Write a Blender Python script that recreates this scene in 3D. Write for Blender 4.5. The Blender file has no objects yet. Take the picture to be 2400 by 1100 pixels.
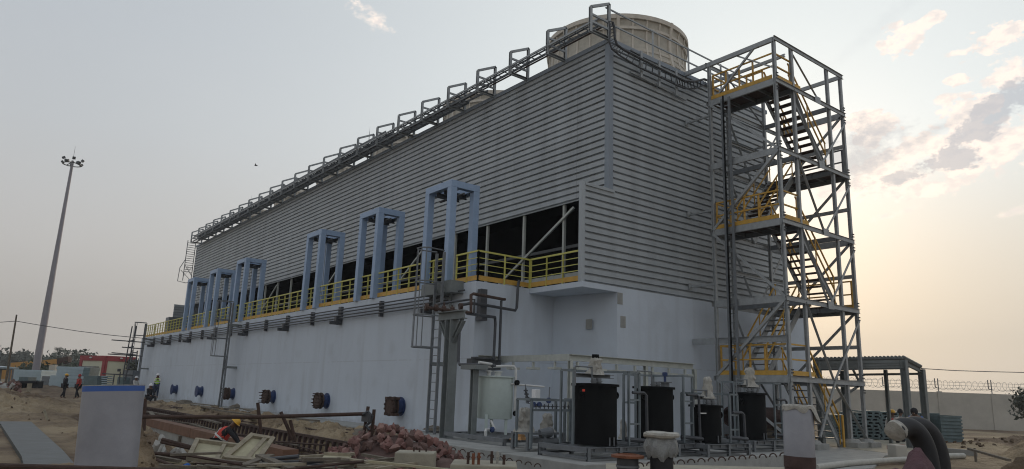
import bpy, bmesh, math, random
import numpy as np
from mathutils import Vector, Matrix
random.seed(7)
R = math.radians
C = bpy.context.scene.collection
S = bpy.context.scene

# ------------------------------------------------------------------ camera
F_PX, PITCH, ROLL, YAW = 1651.17, 0.218315, 0.034294, 0.66038
def _basis():
    f = Vector((math.sin(YAW)*math.cos(PITCH), math.cos(YAW)*math.cos(PITCH), math.sin(PITCH)))
    r = Vector((math.cos(YAW), -math.sin(YAW), 0)); u = r.cross(f)
    c, s = math.cos(ROLL), math.sin(ROLL)
    return c*r+s*u, -s*r+c*u, f
CR, CU, CF = _basis()
EYE = Vector((0, 0, 1.6))
cd = bpy.data.cameras.new('camera'); cam = bpy.data.objects.new('camera', cd); C.objects.link(cam)
cam.matrix_world = Matrix(((CR.x, CU.x, -CF.x, 0), (CR.y, CU.y, -CF.y, 0), (CR.z, CU.z, -CF.z, 1.6), (0, 0, 0, 1)))
cd.sensor_width = 36; cd.lens = F_PX/2400*36; cd.clip_end = 20000; cd.clip_start = .05
S.camera = cam
# turn a photograph pixel into a world point: on a plane x / y / z, or at a depth
def ray(px, py): return CF + CR*((px-1200)/F_PX) - CU*((py-550)/F_PX)
def onX(px, py, X): d = ray(px, py); return EYE + d*(X/d.x)
def onY(px, py, Y): d = ray(px, py); return EYE + d*(Y/d.y)
def onZ(px, py, Z=0.): d = ray(px, py); return EYE + d*((Z-1.6)/d.z)
_HF = Vector((CF.x, CF.y, 0)).normalized()
def dep(px, py, D): d = ray(px, py); return EYE + d*(D/d.dot(_HF))      # D: level distance ahead

# ------------------------------------------------------------------ world
SUN_AZ, SUN_EL = 30.0, 13.0          # degrees from +X, elevation
W = bpy.data.worlds.new('World'); S.world = W; W.use_nodes = True
nt = W.node_tree; nt.nodes.clear(); NL = nt.links
def nd(t, **k):
    n = nt.nodes.new(t)
    for a, b in k.items(): setattr(n, a, b)
    return n
def lk(v, s):
    if isinstance(v, (int, float)): s.default_value = v
    elif isinstance(v, (tuple, list)): s.default_value = tuple(v) if len(s.default_value) == len(v) else tuple(v)+(1,)
    else: NL.new(v, s)
def m_(op, a, b=0., c=0., clamp=False):
    n = nd('ShaderNodeMath', operation=op, use_clamp=clamp); lk(a, n.inputs[0]); lk(b, n.inputs[1])
    if len(n.inputs) > 2: lk(c, n.inputs[2])
    return n.outputs[0]
def vdot(a, b):
    n = nd('ShaderNodeVectorMath', operation='DOT_PRODUCT'); lk(a, n.inputs[0]); lk(b, n.inputs[1]); return n.outputs['Value']
def mixc(f, a, b, bt='MIX'):
    n = nd('ShaderNodeMix', data_type='RGBA', blend_type=bt); lk(f, n.inputs[0]); lk(a, n.inputs[6]); lk(b, n.inputs[7]); return n.outputs[2]
def sstep(x, a, b):
    n = nd('ShaderNodeMapRange', interpolation_type='SMOOTHSTEP'); lk(x, n.inputs[0]); lk(a, n.inputs[1]); lk(b, n.inputs[2]); return n.outputs[0]
tc = nd('ShaderNodeTexCoord'); nrm = nd('ShaderNodeVectorMath', operation='NORMALIZE'); NL.new(tc.outputs['Generated'], nrm.inputs[0])
D = nrm.outputs[0]
sep = nd('ShaderNodeSeparateXYZ'); NL.new(D, sep.inputs[0])
sd = (math.cos(R(SUN_EL))*math.cos(R(SUN_AZ)), math.cos(R(SUN_EL))*math.sin(R(SUN_AZ)), math.sin(R(SUN_EL)))
ramp = nd('ShaderNodeValToRGB'); NL.new(m_('MAXIMUM', sep.outputs[2], 0.), ramp.inputs[0])
els = ramp.color_ramp.elements
els[0].position = 0; els[0].color = (.40, .37, .335, 1)
els[1].position = 1; els[1].color = (.37, .41, .47, 1)
for p, c in ((.07, (.43, .405, .38)), (.16, (.465, .455, .445)), (.30, (.46, .48, .50)), (.42, (.44, .47, .505))):
    e = els.new(p); e.color = c+(1,)
sdot = m_('MAXIMUM', vdot(D, sd), 0.)
g1 = m_('POWER', sdot, 5.); g2 = m_('POWER', sdot, 90.); g3 = m_('POWER', sdot, 14.)
warm = m_('SUBTRACT', 1., sstep(sep.outputs[2], .10, .36))
base = mixc(g1, ramp.outputs[0], mixc(warm, (.78, .83, .83), (.655, .60, .52)))
glow = mixc(1., base, mixc(g2, (0, 0, 0), (.20, .125, .065)), 'ADD')
glow = mixc(1., glow, mixc(m_('MULTIPLY', g3, warm), (0, 0, 0), (.05, .03, .0)), 'ADD')
# clouds: bodies given by their direction in the sky, edges broken by noise
def noise(scale, detail, seed, rough=.6):
    mp = nd('ShaderNodeMapping'); NL.new(D, mp.inputs[0]); mp.inputs['Location'].default_value = (seed, seed*.7, 0)
    mp.inputs['Scale'].default_value = (1, 1, 1.7)
    n = nd('ShaderNodeTexNoise'); NL.new(mp.outputs[0], n.inputs['Vector'])
    n.inputs['Scale'].default_value = scale; n.inputs['Detail'].default_value = detail; n.inputs['Roughness'].default_value = rough
    return n.outputs[0]
nA = noise(26, 8, 0.0, .62); nB = noise(11, 5, 3.1, .55)
nC = noise(75, 6, 7.7, .6)
nsum = m_('ADD', m_('ADD', m_('MULTIPLY', m_('SUBTRACT', nA, .5), 4.6), m_('MULTIPLY', m_('SUBTRACT', nC, .5), 2.6)), m_('MULTIPLY', m_('SUBTRACT', nB, .5), 1.6))
def cloud(px, py, rx, ry, rot=0., soft=.9, k=1.):
    c = ray(px, py).normalized()
    right = c.cross(Vector((0, 0, 1))).normalized(); up = right.cross(c)
    a = right*math.cos(R(rot))+up*math.sin(R(rot)); b = up*math.cos(R(rot))-right*math.sin(R(rot))
    u = m_('DIVIDE', vdot(D, tuple(a)), rx/F_PX*1.12); v = m_('DIVIDE', vdot(D, tuple(b)), ry/F_PX*1.12)
    r2 = m_('ADD', m_('MULTIPLY', u, u), m_('MULTIPLY', v, v))
    r2 = m_('ADD', r2, m_('MULTIPLY', sstep(vdot(D, tuple(c)), .8, .2), 100.))
    return sstep(m_('ADD', m_('SUBTRACT', 1., r2), m_('MULTIPLY', nsum, k)), 0., soft)
def acc(lst):
    o = None
    for x in lst: o = x if o is None else m_('MAXIMUM', o, x)
    return o
light_m = acc([cloud(2008, 286, 75, 24, -10, .4), cloud(2035, 325, 30, 30, 0, .5), cloud(2102, 373, 112, 30, 27, .5), cloud(2130, 425, 165, 34, 3, .7), cloud(2060, 448, 90, 14, 5, .9),
               cloud(2230, 390, 60, 34, 5, .5), cloud(2250, 274, 34, 44, 0, .5), cloud(2318, 240, 26, 22, 20, .4), cloud(2335, 337, 95, 40, 5, .7), cloud(2355, 85, 62, 30, 5, .5), cloud(2115, 97, 36, 36, 0, .6),
               cloud(2365, 172, 48, 34, 10, .9), cloud(2176, 51, 26, 12, 20, .7), cloud(862, 34, 50, 20, -28, 1.6, 1.2), cloud(2248, 122, 26, 8, 0, .8), cloud(2243, 186, 18, 10, 0, .7), cloud(2222, 232, 24, 12, 0, .8, .8),
               cloud(2095, 500, 50, 9, 14, 1.6, .8), cloud(2375, 498, 48, 11, 14, 1.5, .8), cloud(2385, 300, 50, 30, 10, .8)])
dark_m = acc([cloud(2005, 362, 115, 66, 20, 1.1, .5), cloud(2304, 287, 55, 30, 25, .6, .8), cloud(2372, 234, 66, 30, 18, .6, .8), cloud(2181, 395, 44, 22, 8, .7), cloud(2120, 410, 70, 14, 12, 1., .9),
              cloud(2253, 368, 34, 26, 0, .6), cloud(2190, 308, 100, 14, 22, 1.6, .5), cloud(2050, 70, 330, 20, 35, 5., .4)])
grey_in = sstep(noise(48, 8, 5.5, .6), .44, .62)
sky1 = mixc(m_('MULTIPLY', light_m, .9), glow, mixc(m_('MULTIPLY', grey_in, .5), (1.02, .89, .79), (.60, .58, .60)))
sky1 = mixc(m_('MULTIPLY', dark_m, .68), sky1, (.38, .41, .47))
# very soft large-scale unevenness of the haze
sky1 = mixc(m_('MULTIPLY', sstep(noise(2.2, 3, 9.), .35, .75), .10), sky1, (.66, .67, .67))
nish = nd('ShaderNodeTexSky', sky_type='NISHITA'); nish.sun_disc = False
nish.sun_elevation = R(SUN_EL); nish.sun_rotation = R(90-SUN_AZ); nish.dust_density = 3.; nish.air_density = 1.2
tot = mixc(1., mixc(1., sky1, (10.8, 10.8, 10.8), 'MULTIPLY'), mixc(1., nish.outputs[0], (.04, .04, .04), 'MULTIPLY'), 'ADD')
bg = nd('ShaderNodeBackground'); NL.new(tot, bg.inputs[0]); bg.inputs[1].default_value = .1
wo = nd('ShaderNodeOutputWorld'); NL.new(bg.outputs[0], wo.inputs[0])

# ------------------------------------------------------------------ sun
sl = bpy.data.lights.new('sun', 'SUN'); sl.energy = .6; sl.angle = R(10); sl.color = (1, .80, .58)
so = bpy.data.objects.new('sun', sl); C.objects.link(so)
so.rotation_euler = Vector(sd).to_track_quat('Z', 'Y').to_euler()
S.view_settings.view_transform = 'Standard'; S.view_settings.look = 'None'
S.cycles.filter_width = 1.1
S.view_settings.exposure = 0.06; S.view_settings.gamma = 1

# ------------------------------------------------------------------ materials
def mat(name, col, rough=.7, var=.25, scale=3., col2=None, bump=.0, bscale=None, bdist=.03, metal=0., streak=None, spec=.5, extra=None):
    m = bpy.data.materials.new(name); m.use_nodes = True; t = m.node_tree; b = t.nodes['Principled BSDF']; L = t.links
    b.inputs['Roughness'].default_value = rough; b.inputs['Metallic'].default_value = metal
    b.inputs['Specular IOR Level'].default_value = spec
    g = t.nodes.new('ShaderNodeNewGeometry'); vec = g.outputs['Position']
    if streak:
        mp = t.nodes.new('ShaderNodeMapping'); mp.inputs['Scale'].default_value = streak; L.new(vec, mp.inputs[0]); vec = mp.outputs[0]
    n = t.nodes.new('ShaderNodeTexNoise'); L.new(vec, n.inputs['Vector']); n.inputs['Scale'].default_value = scale
    n.inputs['Detail'].default_value = 6; n.inputs['Roughness'].default_value = .65
    mr = t.nodes.new('ShaderNodeMapRange'); L.new(n.outputs[0], mr.inputs[0]); mr.inputs[1].default_value = .3; mr.inputs[2].default_value = .7
    mx = t.nodes.new('ShaderNodeMix'); mx.data_type = 'RGBA'; L.new(mr.outputs[0], mx.inputs[0])
    c2 = col2 or tuple(x*(1-var) for x in col)
    mx.inputs[6].default_value = (*col, 1); mx.inputs[7].default_value = (*c2, 1)
    out = mx.outputs[2]
    if extra: out = extra(t, L, out)
    L.new(out, b.inputs['Base Color'])
    if bump:
        n2 = t.nodes.new('ShaderNodeTexNoise'); L.new(g.outputs['Position'], n2.inputs['Vector']); n2.inputs['Scale'].default_value = bscale or scale*6
        n2.inputs['Detail'].default_value = 8
        bp = t.nodes.new('ShaderNodeBump'); L.new(n2.outputs[0], bp.inputs['Height']); bp.inputs['Strength'].default_value = bump; bp.inputs['Distance'].default_value = bdist
        L.new(bp.outputs[0], b.inputs['Normal'])
    return m
def wall_extra(t, L, col):
    # the construction joint and scattered damp patches of the painted basin
    g = t.nodes.new('ShaderNodeNewGeometry'); s = t.nodes.new('ShaderNodeSeparateXYZ'); L.new(g.outputs['Position'], s.inputs[0])
    n = t.nodes.new('ShaderNodeTexNoise'); L.new(g.outputs['Position'], n.inputs['Vector']); n.inputs['Scale'].default_value = 2.5
    def M(op, a, b):
        q = t.nodes.new('ShaderNodeMath'); q.operation = op; q.use_clamp = False
        for i, x in enumerate((a, b)):
            if isinstance(x, float): q.inputs[i].default_value = x
            else: L.new(x, q.inputs[i])
        return q.outputs[0]
    dz = M('ABSOLUTE', M('SUBTRACT', s.outputs[2], 2.62), 0.)
    lt = M('MULTIPLY', M('LESS_THAN', dz, .022), M('MULTIPLY', M('GREATER_THAN', n.outputs[0], .44), .25))
    n3 = t.nodes.new('ShaderNodeTexNoise'); L.new(g.outputs['Position'], n3.inputs['Vector']); n3.inputs['Scale'].default_value = .8; n3.inputs['Detail'].default_value = 8
    mr = t.nodes.new('ShaderNodeMapRange'); L.new(n3.outputs[0], mr.inputs[0]); mr.inputs[1].default_value = .55; mr.inputs[2].default_value = .72; mr.inputs[4].default_value = .22
    f = M('MAXIMUM', lt, mr.outputs[0])
    mp2 = t.nodes.new('ShaderNodeMapping'); mp2.inputs['Scale'].default_value = (1.6, 1.6, .14); L.new(g.outputs['Position'], mp2.inputs[0])
    n5 = t.nodes.new('ShaderNodeTexNoise'); L.new(mp2.outputs[0], n5.inputs['Vector']); n5.inputs['Scale'].default_value = 1.3; n5.inputs['Detail'].default_value = 6
    m5 = t.nodes.new('ShaderNodeMapRange'); L.new(n5.outputs[0], m5.inputs[0]); m5.inputs[1].default_value = .52; m5.inputs[2].default_value = .75; m5.inputs[4].default_value = .28
    f = M('MAXIMUM', f, m5.outputs[0])
    low = t.nodes.new('ShaderNodeMapRange'); L.new(M('ADD', s.outputs[2], M('MULTIPLY', n.outputs[0], -1.1)), low.inputs[0]); low.inputs[1].default_value = -.1; low.inputs[2].default_value = -.6; low.inputs[4].default_value = .5
    f = M('MAXIMUM', f, low.outputs[0])
    mx = t.nodes.new('ShaderNodeMix'); mx.data_type = 'RGBA'; L.new(f, mx.inputs[0]); L.new(col, mx.inputs[6]); mx.inputs[7].default_value = (.30, .31, .32, 1)
    return mx.outputs[2]
def clad_extra(t, L, col):
    # sheet to sheet differences, lap joints and dust streaks of the cladding
    g = t.nodes.new('ShaderNodeNewGeometry'); q = t.nodes.new('ShaderNodeVectorMath'); q.operation = 'MULTIPLY'; L.new(g.outputs['Position'], q.inputs[0]); q.inputs[1].default_value = (1/4.1, 1/6.2, 1/1.01)
    f = t.nodes.new('ShaderNodeVectorMath'); f.operation = 'FLOOR'; L.new(q.outputs[0], f.inputs[0])
    w = t.nodes.new('ShaderNodeTexWhiteNoise'); L.new(f.outputs[0], w.inputs[0])
    mp = t.nodes.new('ShaderNodeMapping'); mp.inputs['Scale'].default_value = (2.2, 2.2, .12); L.new(g.outputs['Position'], mp.inputs[0])
    n = t.nodes.new('ShaderNodeTexNoise'); L.new(mp.outputs[0], n.inputs['Vector']); n.inputs['Scale'].default_value = 1.; n.inputs['Detail'].default_value = 5
    fr = t.nodes.new('ShaderNodeVectorMath'); fr.operation = 'FRACTION'; L.new(q.outputs[0], fr.inputs[0]); s = t.nodes.new('ShaderNodeSeparateXYZ'); L.new(fr.outputs[0], s.inputs[0])
    def Mt(op, a, b):
        k = t.nodes.new('ShaderNodeMath'); k.operation = op
        for i, x in enumerate((a, b)):
            if isinstance(x, (int, float)): k.inputs[i].default_value = x
            else: L.new(x, k.inputs[i])
        return k.outputs[0]
    joint = Mt('MULTIPLY', Mt('LESS_THAN', s.outputs[1], .004), .25)
    v = Mt('ADD', Mt('ADD', .90, Mt('MULTIPLY', w.outputs[0], .10)), Mt('MULTIPLY', Mt('SUBTRACT', n.outputs[0], .5), .45)); v = Mt('SUBTRACT', v, joint)
    vm = t.nodes.new('ShaderNodeVectorMath'); vm.operation = 'SCALE'; L.new(col, vm.inputs[0]); L.new(v, vm.inputs['Scale'])
    return vm.outputs[0]
M = {}
M['wall'] = mat('painted_concrete', (.56, .615, .685), .8, .06, 1.2, bump=.15, bscale=9, extra=wall_extra, streak=(1, 1, .6))  # white wall; the blue cast of skylight is put into its base colour
M['clad'] = mat('cladding_sheet', (.43, .465, .49), .5, .18, .7, bump=.05, bscale=3, streak=(1, 1, .5), extra=clad_extra)
M['trim'] = mat('cladding_trim', (.26, .30, .35), .6, .12, 1.5)
M['galv'] = mat('galvanised_steel', (.40, .42, .43), .5, .3, 5., metal=.25)
M['galv_dark'] = mat('weathered_steel', (.20, .215, .23), .55, .3, 6., metal=.2)
M['steel_paint'] = mat('grey_painted_steel', (.20, .22, .22), .6, .25, 4.)
M['rack_cream'] = mat('cream_painted_steel', (.52, .54, .50), .6, .25, 5.)
M['gantry'] = mat('pale_blue_paint', (.33, .45, .64), .5, .15, 3.)
M['blue'] = mat('blue_paint', (.022, .05, .16), .5, .4, 6.)
M['frame_grey'] = mat('blue_grey_frame', (.20, .235, .255), .5, .3, 5., metal=.2)
M['yellow'] = mat('yellow_paint', (.66, .62, .16), .5, .18, 8.)
M['orange'] = mat('orange_yellow_paint', (.62, .36, .07), .55, .25, 5.)
M['amber'] = mat('amber_paint', (.66, .38, .06), .55, .3, 5.)
M['black'] = mat('black_plastic', (.008, .009, .010), .7, .3, 4., spec=.12)
M['pipe_dark'] = mat('dark_pipe_paint', (.07, .075, .085), .5, .4, 5.)
M['rust'] = mat('rusty_steel', (.085, .050, .038), .85, .45, 9., bump=.3)
M['rust_orange'] = mat('orange_rust', (.24, .09, .045), .85, .35, 9., bump=.3)
M['fascia'] = mat('fibreglass_stack', (.68, .62, .53), .7, .25, 2.5, streak=(1, 1, .3))
M['fascia_dark'] = mat('fibreglass_panel', (.56, .52, .44), .8, .3, 3.)
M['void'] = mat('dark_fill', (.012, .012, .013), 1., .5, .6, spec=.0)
M['mint'] = mat('pale_green_tank', (.54, .62, .59), .5, .12, 6.)
M['concrete'] = mat('concrete', (.36, .36, .34), .9, .3, 2.5, bump=.25)
M['concrete_lt'] = mat('fresh_concrete', (.40, .37, .29), .9, .3, 2.5, bump=.25)
M['wet'] = mat('wet_concrete', (.075, .09, .095), .5, .5, 2., bump=.4, bscale=6, spec=.35)
M['wood'] = mat('formwork_wood', (.38, .33, .24), .85, .4, 7., bump=.2)
M['ply'] = mat('plywood', (.46, .42, .28), .8, .25, 4.)
M['oldwood'] = mat('grey_timber', (.20, .17, .13), .9, .5, 6., bump=.3)
M['form'] = mat('red_formply', (.20, .105, .065), .8, .35, 3.)
M['stone'] = mat('red_sandstone', (.27, .14, .12), .9, .5, 5., bump=.3)
M['stone2'] = mat('pink_sandstone', (.36, .22, .19), .9, .4, 5., bump=.3)
M['stone3'] = mat('brown_stone', (.17, .105, .09), .9, .4, 5., bump=.3)
M['rubble'] = mat('pale_rubble', (.42, .41, .38), .9, .3, 6.)
M['cloth'] = mat('white_sheeting', (.50, .48, .43), .8, .4, 12., bump=.4)
M['film'] = mat('plastic_film', (.30, .31, .31), .3, .35, 14., bump=.5)
M['sack'] = mat('orange_sack', (.55, .30, .12), .85, .3, 10., bump=.5)
M['pipe_grey'] = mat('grey_coated_pipe', (.33, .335, .37), .42, .22, 2.5, bump=.12, bscale=14)
M['pipe_blue'] = mat('blue_pipe_end', (.05, .13, .42), .6, .2, 5.)
M['pipe_black'] = mat('black_pipe_coat', (.02, .02, .023), .65, .35, 5., bump=.1)
M['pipe_brown'] = mat('brown_tape', (.085, .05, .045), .8, .4, 8., bump=.2)
M['pipe_wrap'] = mat('white_wrapped_pipe', (.50, .49, .44), .7, .3, 6.)
M['sheet'] = mat('galvanised_sheet', (.40, .50, .55), .45, .2, 1.2, metal=.15)
M['panel'] = mat('green_grey_panel', (.16, .22, .23), .6, .35, 4.)
M['house_red'] = mat('red_render', (.32, .05, .055), .8, .15, 2.)
M['house_cream'] = mat('cream_render', (.58, .58, .44), .8, .08, 1.)
M['bwall'] = mat('boundary_concrete', (.53, .50, .44), .9, .22, .8, bump=.15, bscale=5)
M['maroon'] = mat('maroon_sand', (.14, .075, .085), .95, .35, 8., bump=.5)
M['skin'] = mat('brown_skin', (.16, .085, .055), .6, .1)
M['dark_cloth'] = mat('dark_clothing', (.025, .025, .03), .9, .4)
M['red_cloth'] = mat('red_clothing', (.42, .05, .04), .9, .3)
M['vest_red'] = mat('red_vest', (.62, .07, .05), .8, .2)
M['vest_green'] = mat('lime_vest', (.45, .80, .10), .8, .2)
M['white_cloth'] = mat('white_clothing', (.65, .65, .63), .8, .2)
M['helmet_y'] = mat('yellow_plastic', (.75, .42, .04), .4, .1)
M['helmet_w'] = mat('white_plastic', (.8, .8, .8), .4, .05)
M['blue_cloth'] = mat('blue_clothing', (.04, .13, .42), .9, .2)
M['jeans'] = mat('navy_clothing', (.03, .045, .09), .9, .3)
M['bark'] = mat('bark', (.10, .08, .06), .95, .4, 3.)
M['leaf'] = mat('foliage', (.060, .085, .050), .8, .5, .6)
M['leaf_far'] = mat('hazed_foliage', (.12, .135, .11), .9, .4, .3)  # leaf green greyed and lightened: air haze is put into the colour
M['palm'] = mat('palm_foliage', (.05, .07, .04), .8, .4, 1.)
M['mast'] = mat('mast_steel', (.27, .26, .29), .5, .15, 1., metal=.2)
M['crane'] = mat('crane_orange', (.50, .26, .06), .6, .2, 1.)
M['signal_red'] = mat('red_label', (.75, .06, .03), .6, .1)
def ground_extra(t, L, col):
    g = t.nodes.new('ShaderNodeNewGeometry')
    n = t.nodes.new('ShaderNodeTexNoise'); L.new(g.outputs['Position'], n.inputs['Vector']); n.inputs['Scale'].default_value = .22; n.inputs['Detail'].default_value = 6
    mr = t.nodes.new('ShaderNodeMapRange'); L.new(n.outputs[0], mr.inputs[0]); mr.inputs[1].default_value = .42; mr.inputs[2].default_value = .6
    mx = t.nodes.new('ShaderNodeMix'); mx.data_type = 'RGBA'; L.new(mr.outputs[0], mx.inputs[0]); L.new(col, mx.inputs[6]); mx.inputs[7].default_value = (.35, .27, .17, 1)
    return mx.outputs[2]
M['ground'] = mat('dry_earth', (.21, .145, .09), .95, .55, 1.6, bump=1., bscale=4.5, bdist=.22, extra=ground_extra)
M['spoil'] = mat('dug_earth', (.17, .12, .075), .95, .5, 3., bump=1., bscale=8, bdist=.1)

# ------------------------------------------------------------------ mesh builder
PROF = {'I': lambda w, h, t: [(-w/2, -h/2), (w/2, -h/2), (w/2, -h/2+t), (t/2, -h/2+t), (t/2, h/2-t), (w/2, h/2-t), (w/2, h/2), (-w/2, h/2), (-w/2, h/2-t), (-t/2, h/2-t), (-t/2, -h/2+t), (-w/2, -h/2+t)],
        'L': lambda w, h, t: [(-w/2, -h/2), (w/2, -h/2), (w/2, -h/2+t), (-w/2+t, -h/2+t), (-w/2+t, h/2), (-w/2, h/2)],
        'C': lambda w, h, t: [(-w/2, -h/2), (w/2, -h/2), (w/2, -h/2+t), (-w/2+t, -h/2+t), (-w/2+t, h/2-t), (w/2, h/2-t), (w/2, h/2), (-w/2, h/2)],
        'B': lambda w, h, t: [(-w/2, -h/2), (w/2, -h/2), (w/2, h/2), (-w/2, h/2)]}
class MB:
    def __init__(s): s.v = []; s.f = []
    def add(s, vs, fs):
        o = len(s.v); s.v += [tuple(x) for x in vs]; s.f += [tuple(i+o for i in f) for f in fs]; return s
    def box(s, a, b):
        x0, y0, z0 = (min(a[i], b[i]) for i in range(3)); x1, y1, z1 = (max(a[i], b[i]) for i in range(3))
        return s.add([(x0, y0, z0), (x1, y0, z0), (x1, y1, z0), (x0, y1, z0), (x0, y0, z1), (x1, y0, z1), (x1, y1, z1), (x0, y1, z1)],
                     [(0, 3, 2, 1), (4, 5, 6, 7), (0, 1, 5, 4), (1, 2, 6, 5), (2, 3, 7, 6), (3, 0, 4, 7)])
    def bar(s, p, q, w, h=None, k='B', up=(0, 0, 1), t=None):
        p = Vector(p); q = Vector(q); d = (q-p).normalized(); up = Vector(up)
        if abs(d.dot(up)) > .98: up = Vector((0, 1, 0)) if abs(d.y) < .9 else Vector((1, 0, 0))
        a = d.cross(up).normalized(); b = a.cross(d); h = h or w; t = t or min(w, h)*.14
        pr = PROF[k](w, h, t); n = len(pr)
        vs = [p+a*x+b*y for x, y in pr]+[q+a*x+b*y for x, y in pr]
        return s.add(vs, [(i, (i+1) % n, (i+1) % n+n, i+n) for i in range(n)]+[tuple(range(n))[::-1], tuple(range(n, 2*n))])
    def tube(s, pts, r, n=8, cap=True):
        pts = [Vector(p) for p in pts]; rr = r if isinstance(r, (list, tuple)) else [r]*len(pts)
        o = []; prev = None
        for i, p in enumerate(pts):
            d = (pts[min(i+1, len(pts)-1)]-pts[max(i-1, 0)]).normalized()
            if prev is None: a = d.cross(Vector((0, 0, 1)) if abs(d.z) < .9 else Vector((1, 0, 0))).normalized()
            else: a = (prev-d*prev.dot(d)).normalized()
            prev = a; b = d.cross(a)
            o += [p+(a*math.cos(2*math.pi*j/n)+b*math.sin(2*math.pi*j/n))*rr[i] for j in range(n)]
        fs = [(i*n+j, i*n+(j+1) % n, (i+1)*n+(j+1) % n, (i+1)*n+j) for i in range(len(pts)-1) for j in range(n)]
        if cap: fs += [tuple(range(n))[::-1], tuple(range((len(pts)-1)*n, len(pts)*n))]
        return s.add(o, fs)
    def lathe(s, prof, c=(0, 0, 0), n=24, ax=None):
        c = Vector(c); ax = Vector(ax).normalized() if ax else Vector((0, 0, 1))
        a = ax.cross(Vector((0, 0, 1)) if abs(ax.z) < .9 else Vector((1, 0, 0))).normalized(); b = ax.cross(a)
        vs = [c+ax*z+(a*math.cos(2*math.pi*j/n)+b*math.sin(2*math.pi*j/n))*r for r, z in prof for j in range(n)]
        fs = [(i*n+j, i*n+(j+1) % n, (i+1)*n+(j+1) % n, (i+1)*n+j) for i in range(len(prof)-1) for j in range(n)]
        return s.add(vs, fs)
    def cyl(s, c, r, z0, z1, n=24, ax=None): return s.lathe([(0.0001, z0), (r, z0), (r, z1), (0.0001, z1)], c, n, ax)
    def prism(s, poly, z0, z1):
        n = len(poly); return s.add([(x, y, z0) for x, y in poly]+[(x, y, z1) for x, y in poly],
                     [(i, (i+1) % n, (i+1) % n+n, i+n) for i in range(n)]+[tuple(range(n))[::-1], tuple(range(n, 2*n))])
    def build(s, name, m, parent=None, smooth=False, bevel=0):
        me = bpy.data.meshes.new(name); me.from_pydata(s.v, [], s.f); me.validate()
        bm = bmesh.new(); bm.from_mesh(me); bmesh.ops.recalc_face_normals(bm, faces=bm.faces)
        bm.to_mesh(me); bm.free()
        me.materials.append(M[m] if isinstance(m, str) else m)
        if smooth:
            for p in me.polygons: p.use_smooth = True
            me.set_sharp_from_angle(angle=R(38))
        o = bpy.data.objects.new(name, me); C.objects.link(o)
        if bevel:
            b = o.modifiers.new('bevel', 'BEVEL'); b.width = bevel; b.segments = 2; b.limit_method = 'ANGLE'
        if parent is not None:
            o.parent = parent
            o.matrix_parent_inverse = Matrix.Translation(-parent.location) if parent.type == 'EMPTY' else Matrix.Identity(4)
        return o
def tag(o, label=None, cat=None, group=None, kind=None):
    for k, v in (('label', label), ('category', cat), ('group', group), ('kind', kind)):
        if v: o[k] = v
    return o
def thing(name, label, cat, loc=(0, 0, 0), group=None):
    o = bpy.data.objects.new(name, None); C.objects.link(o); o.location = loc; o.empty_display_size = .2
    return tag(o, label, cat, group)
def copy_tree(o, parent=None):
    c = o.copy(); C.objects.link(c)
    if parent is not None: c.parent = parent; c.matrix_parent_inverse = o.matrix_parent_inverse
    for ch in list(o.children): copy_tree(ch, c)
    return c
def V(*a): return Vector(a)
def S01(x, a, b):
    t = min(1, max(0, (x-a)/(b-a))); return t*t*(3-2*t)
from mathutils import noise as mn

# ------------------------------------------------------------------ ground
def hgt(x, y):
    r = math.hypot(x, y)
    h = 0.
    n = mn.noise((x*.35, y*.35, 0)); n2 = mn.noise((x*1.3, y*1.3, 4)); n3 = mn.noise((x*4, y*4, 9))+.6*mn.noise((x*9, y*9, 2))
    left = 1-S01(x, 10, 14)                                 # site earth left of the basin
    h += left*S01(y, 58, 75)*.8 if y > 40 else 0
    rough = max(left*S01(12.6-x, 0, 2)*1., .12)*(1-S01(r, 60, 120))
    h += rough*(n*.16+n2*.10+n3*.055)
    # bank of dug earth at far left, and the heap behind the grey pipe
    h += 1.0*math.exp(-((x-1.0)/3.2)**2-((y-41)/4.5)**2)*(1+.3*n2+.2*n3)
    h += .55*math.exp(-((x-2.55)/.42)**2-((y-13.2)/1.0)**2)*(1+.5*n2+.25*n3)
    h += .5*math.exp(-((x+1.2)/1.6)**2-((y-19)/3)**2)
    h += .55*math.exp(-((x-3.7)/.9)**2-((y-19.5)/2.0)**2)*(1+.5*n2+.3*n3)
    # low strip before the formwork, then the trench behind it
    h -= .45*S01(x, 3.9, 4.8)*(1-S01(x, 6.0, 6.35))*S01(y, 14, 16)*(1-S01(y, 33, 36))
    tr = S01(x, 6.3, 6.45)*(1-S01(x, 8.9+.1*n2, 9.15))*S01(y, 14.6, 15.4)*(1-S01(y, 50, 52))
    h -= 1.35*tr*(1+.15*n2)
    h += .13*S01(x, 9.15, 9.7)*(1-S01(x, 11.2, 12.3))*S01(y, 16.2, 18.5)*(1-S01(y, 52, 56))*(1+1.0*n2+1.1*n3)
    # right side soil by the boundary wall
    h += .30*math.exp(-((x-37.5)/5)**2-((y-11.5)/1.3)**2)*(1+.6*n2+.4*n3)
    h += .9*math.exp(-((x-25.8)/1.6)**2-((y-7.0)/1.1)**2)*(1+.35*n2+.2*n3)
    sl = S01(x, .3, 1.0)*(1-S01(x, 2.6, 3.1))*S01(y, 14.6, 15.6)*(1-S01(y, 29.2, 30.4))
    h = h*(1-sl)-.03*sl
    return h
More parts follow.
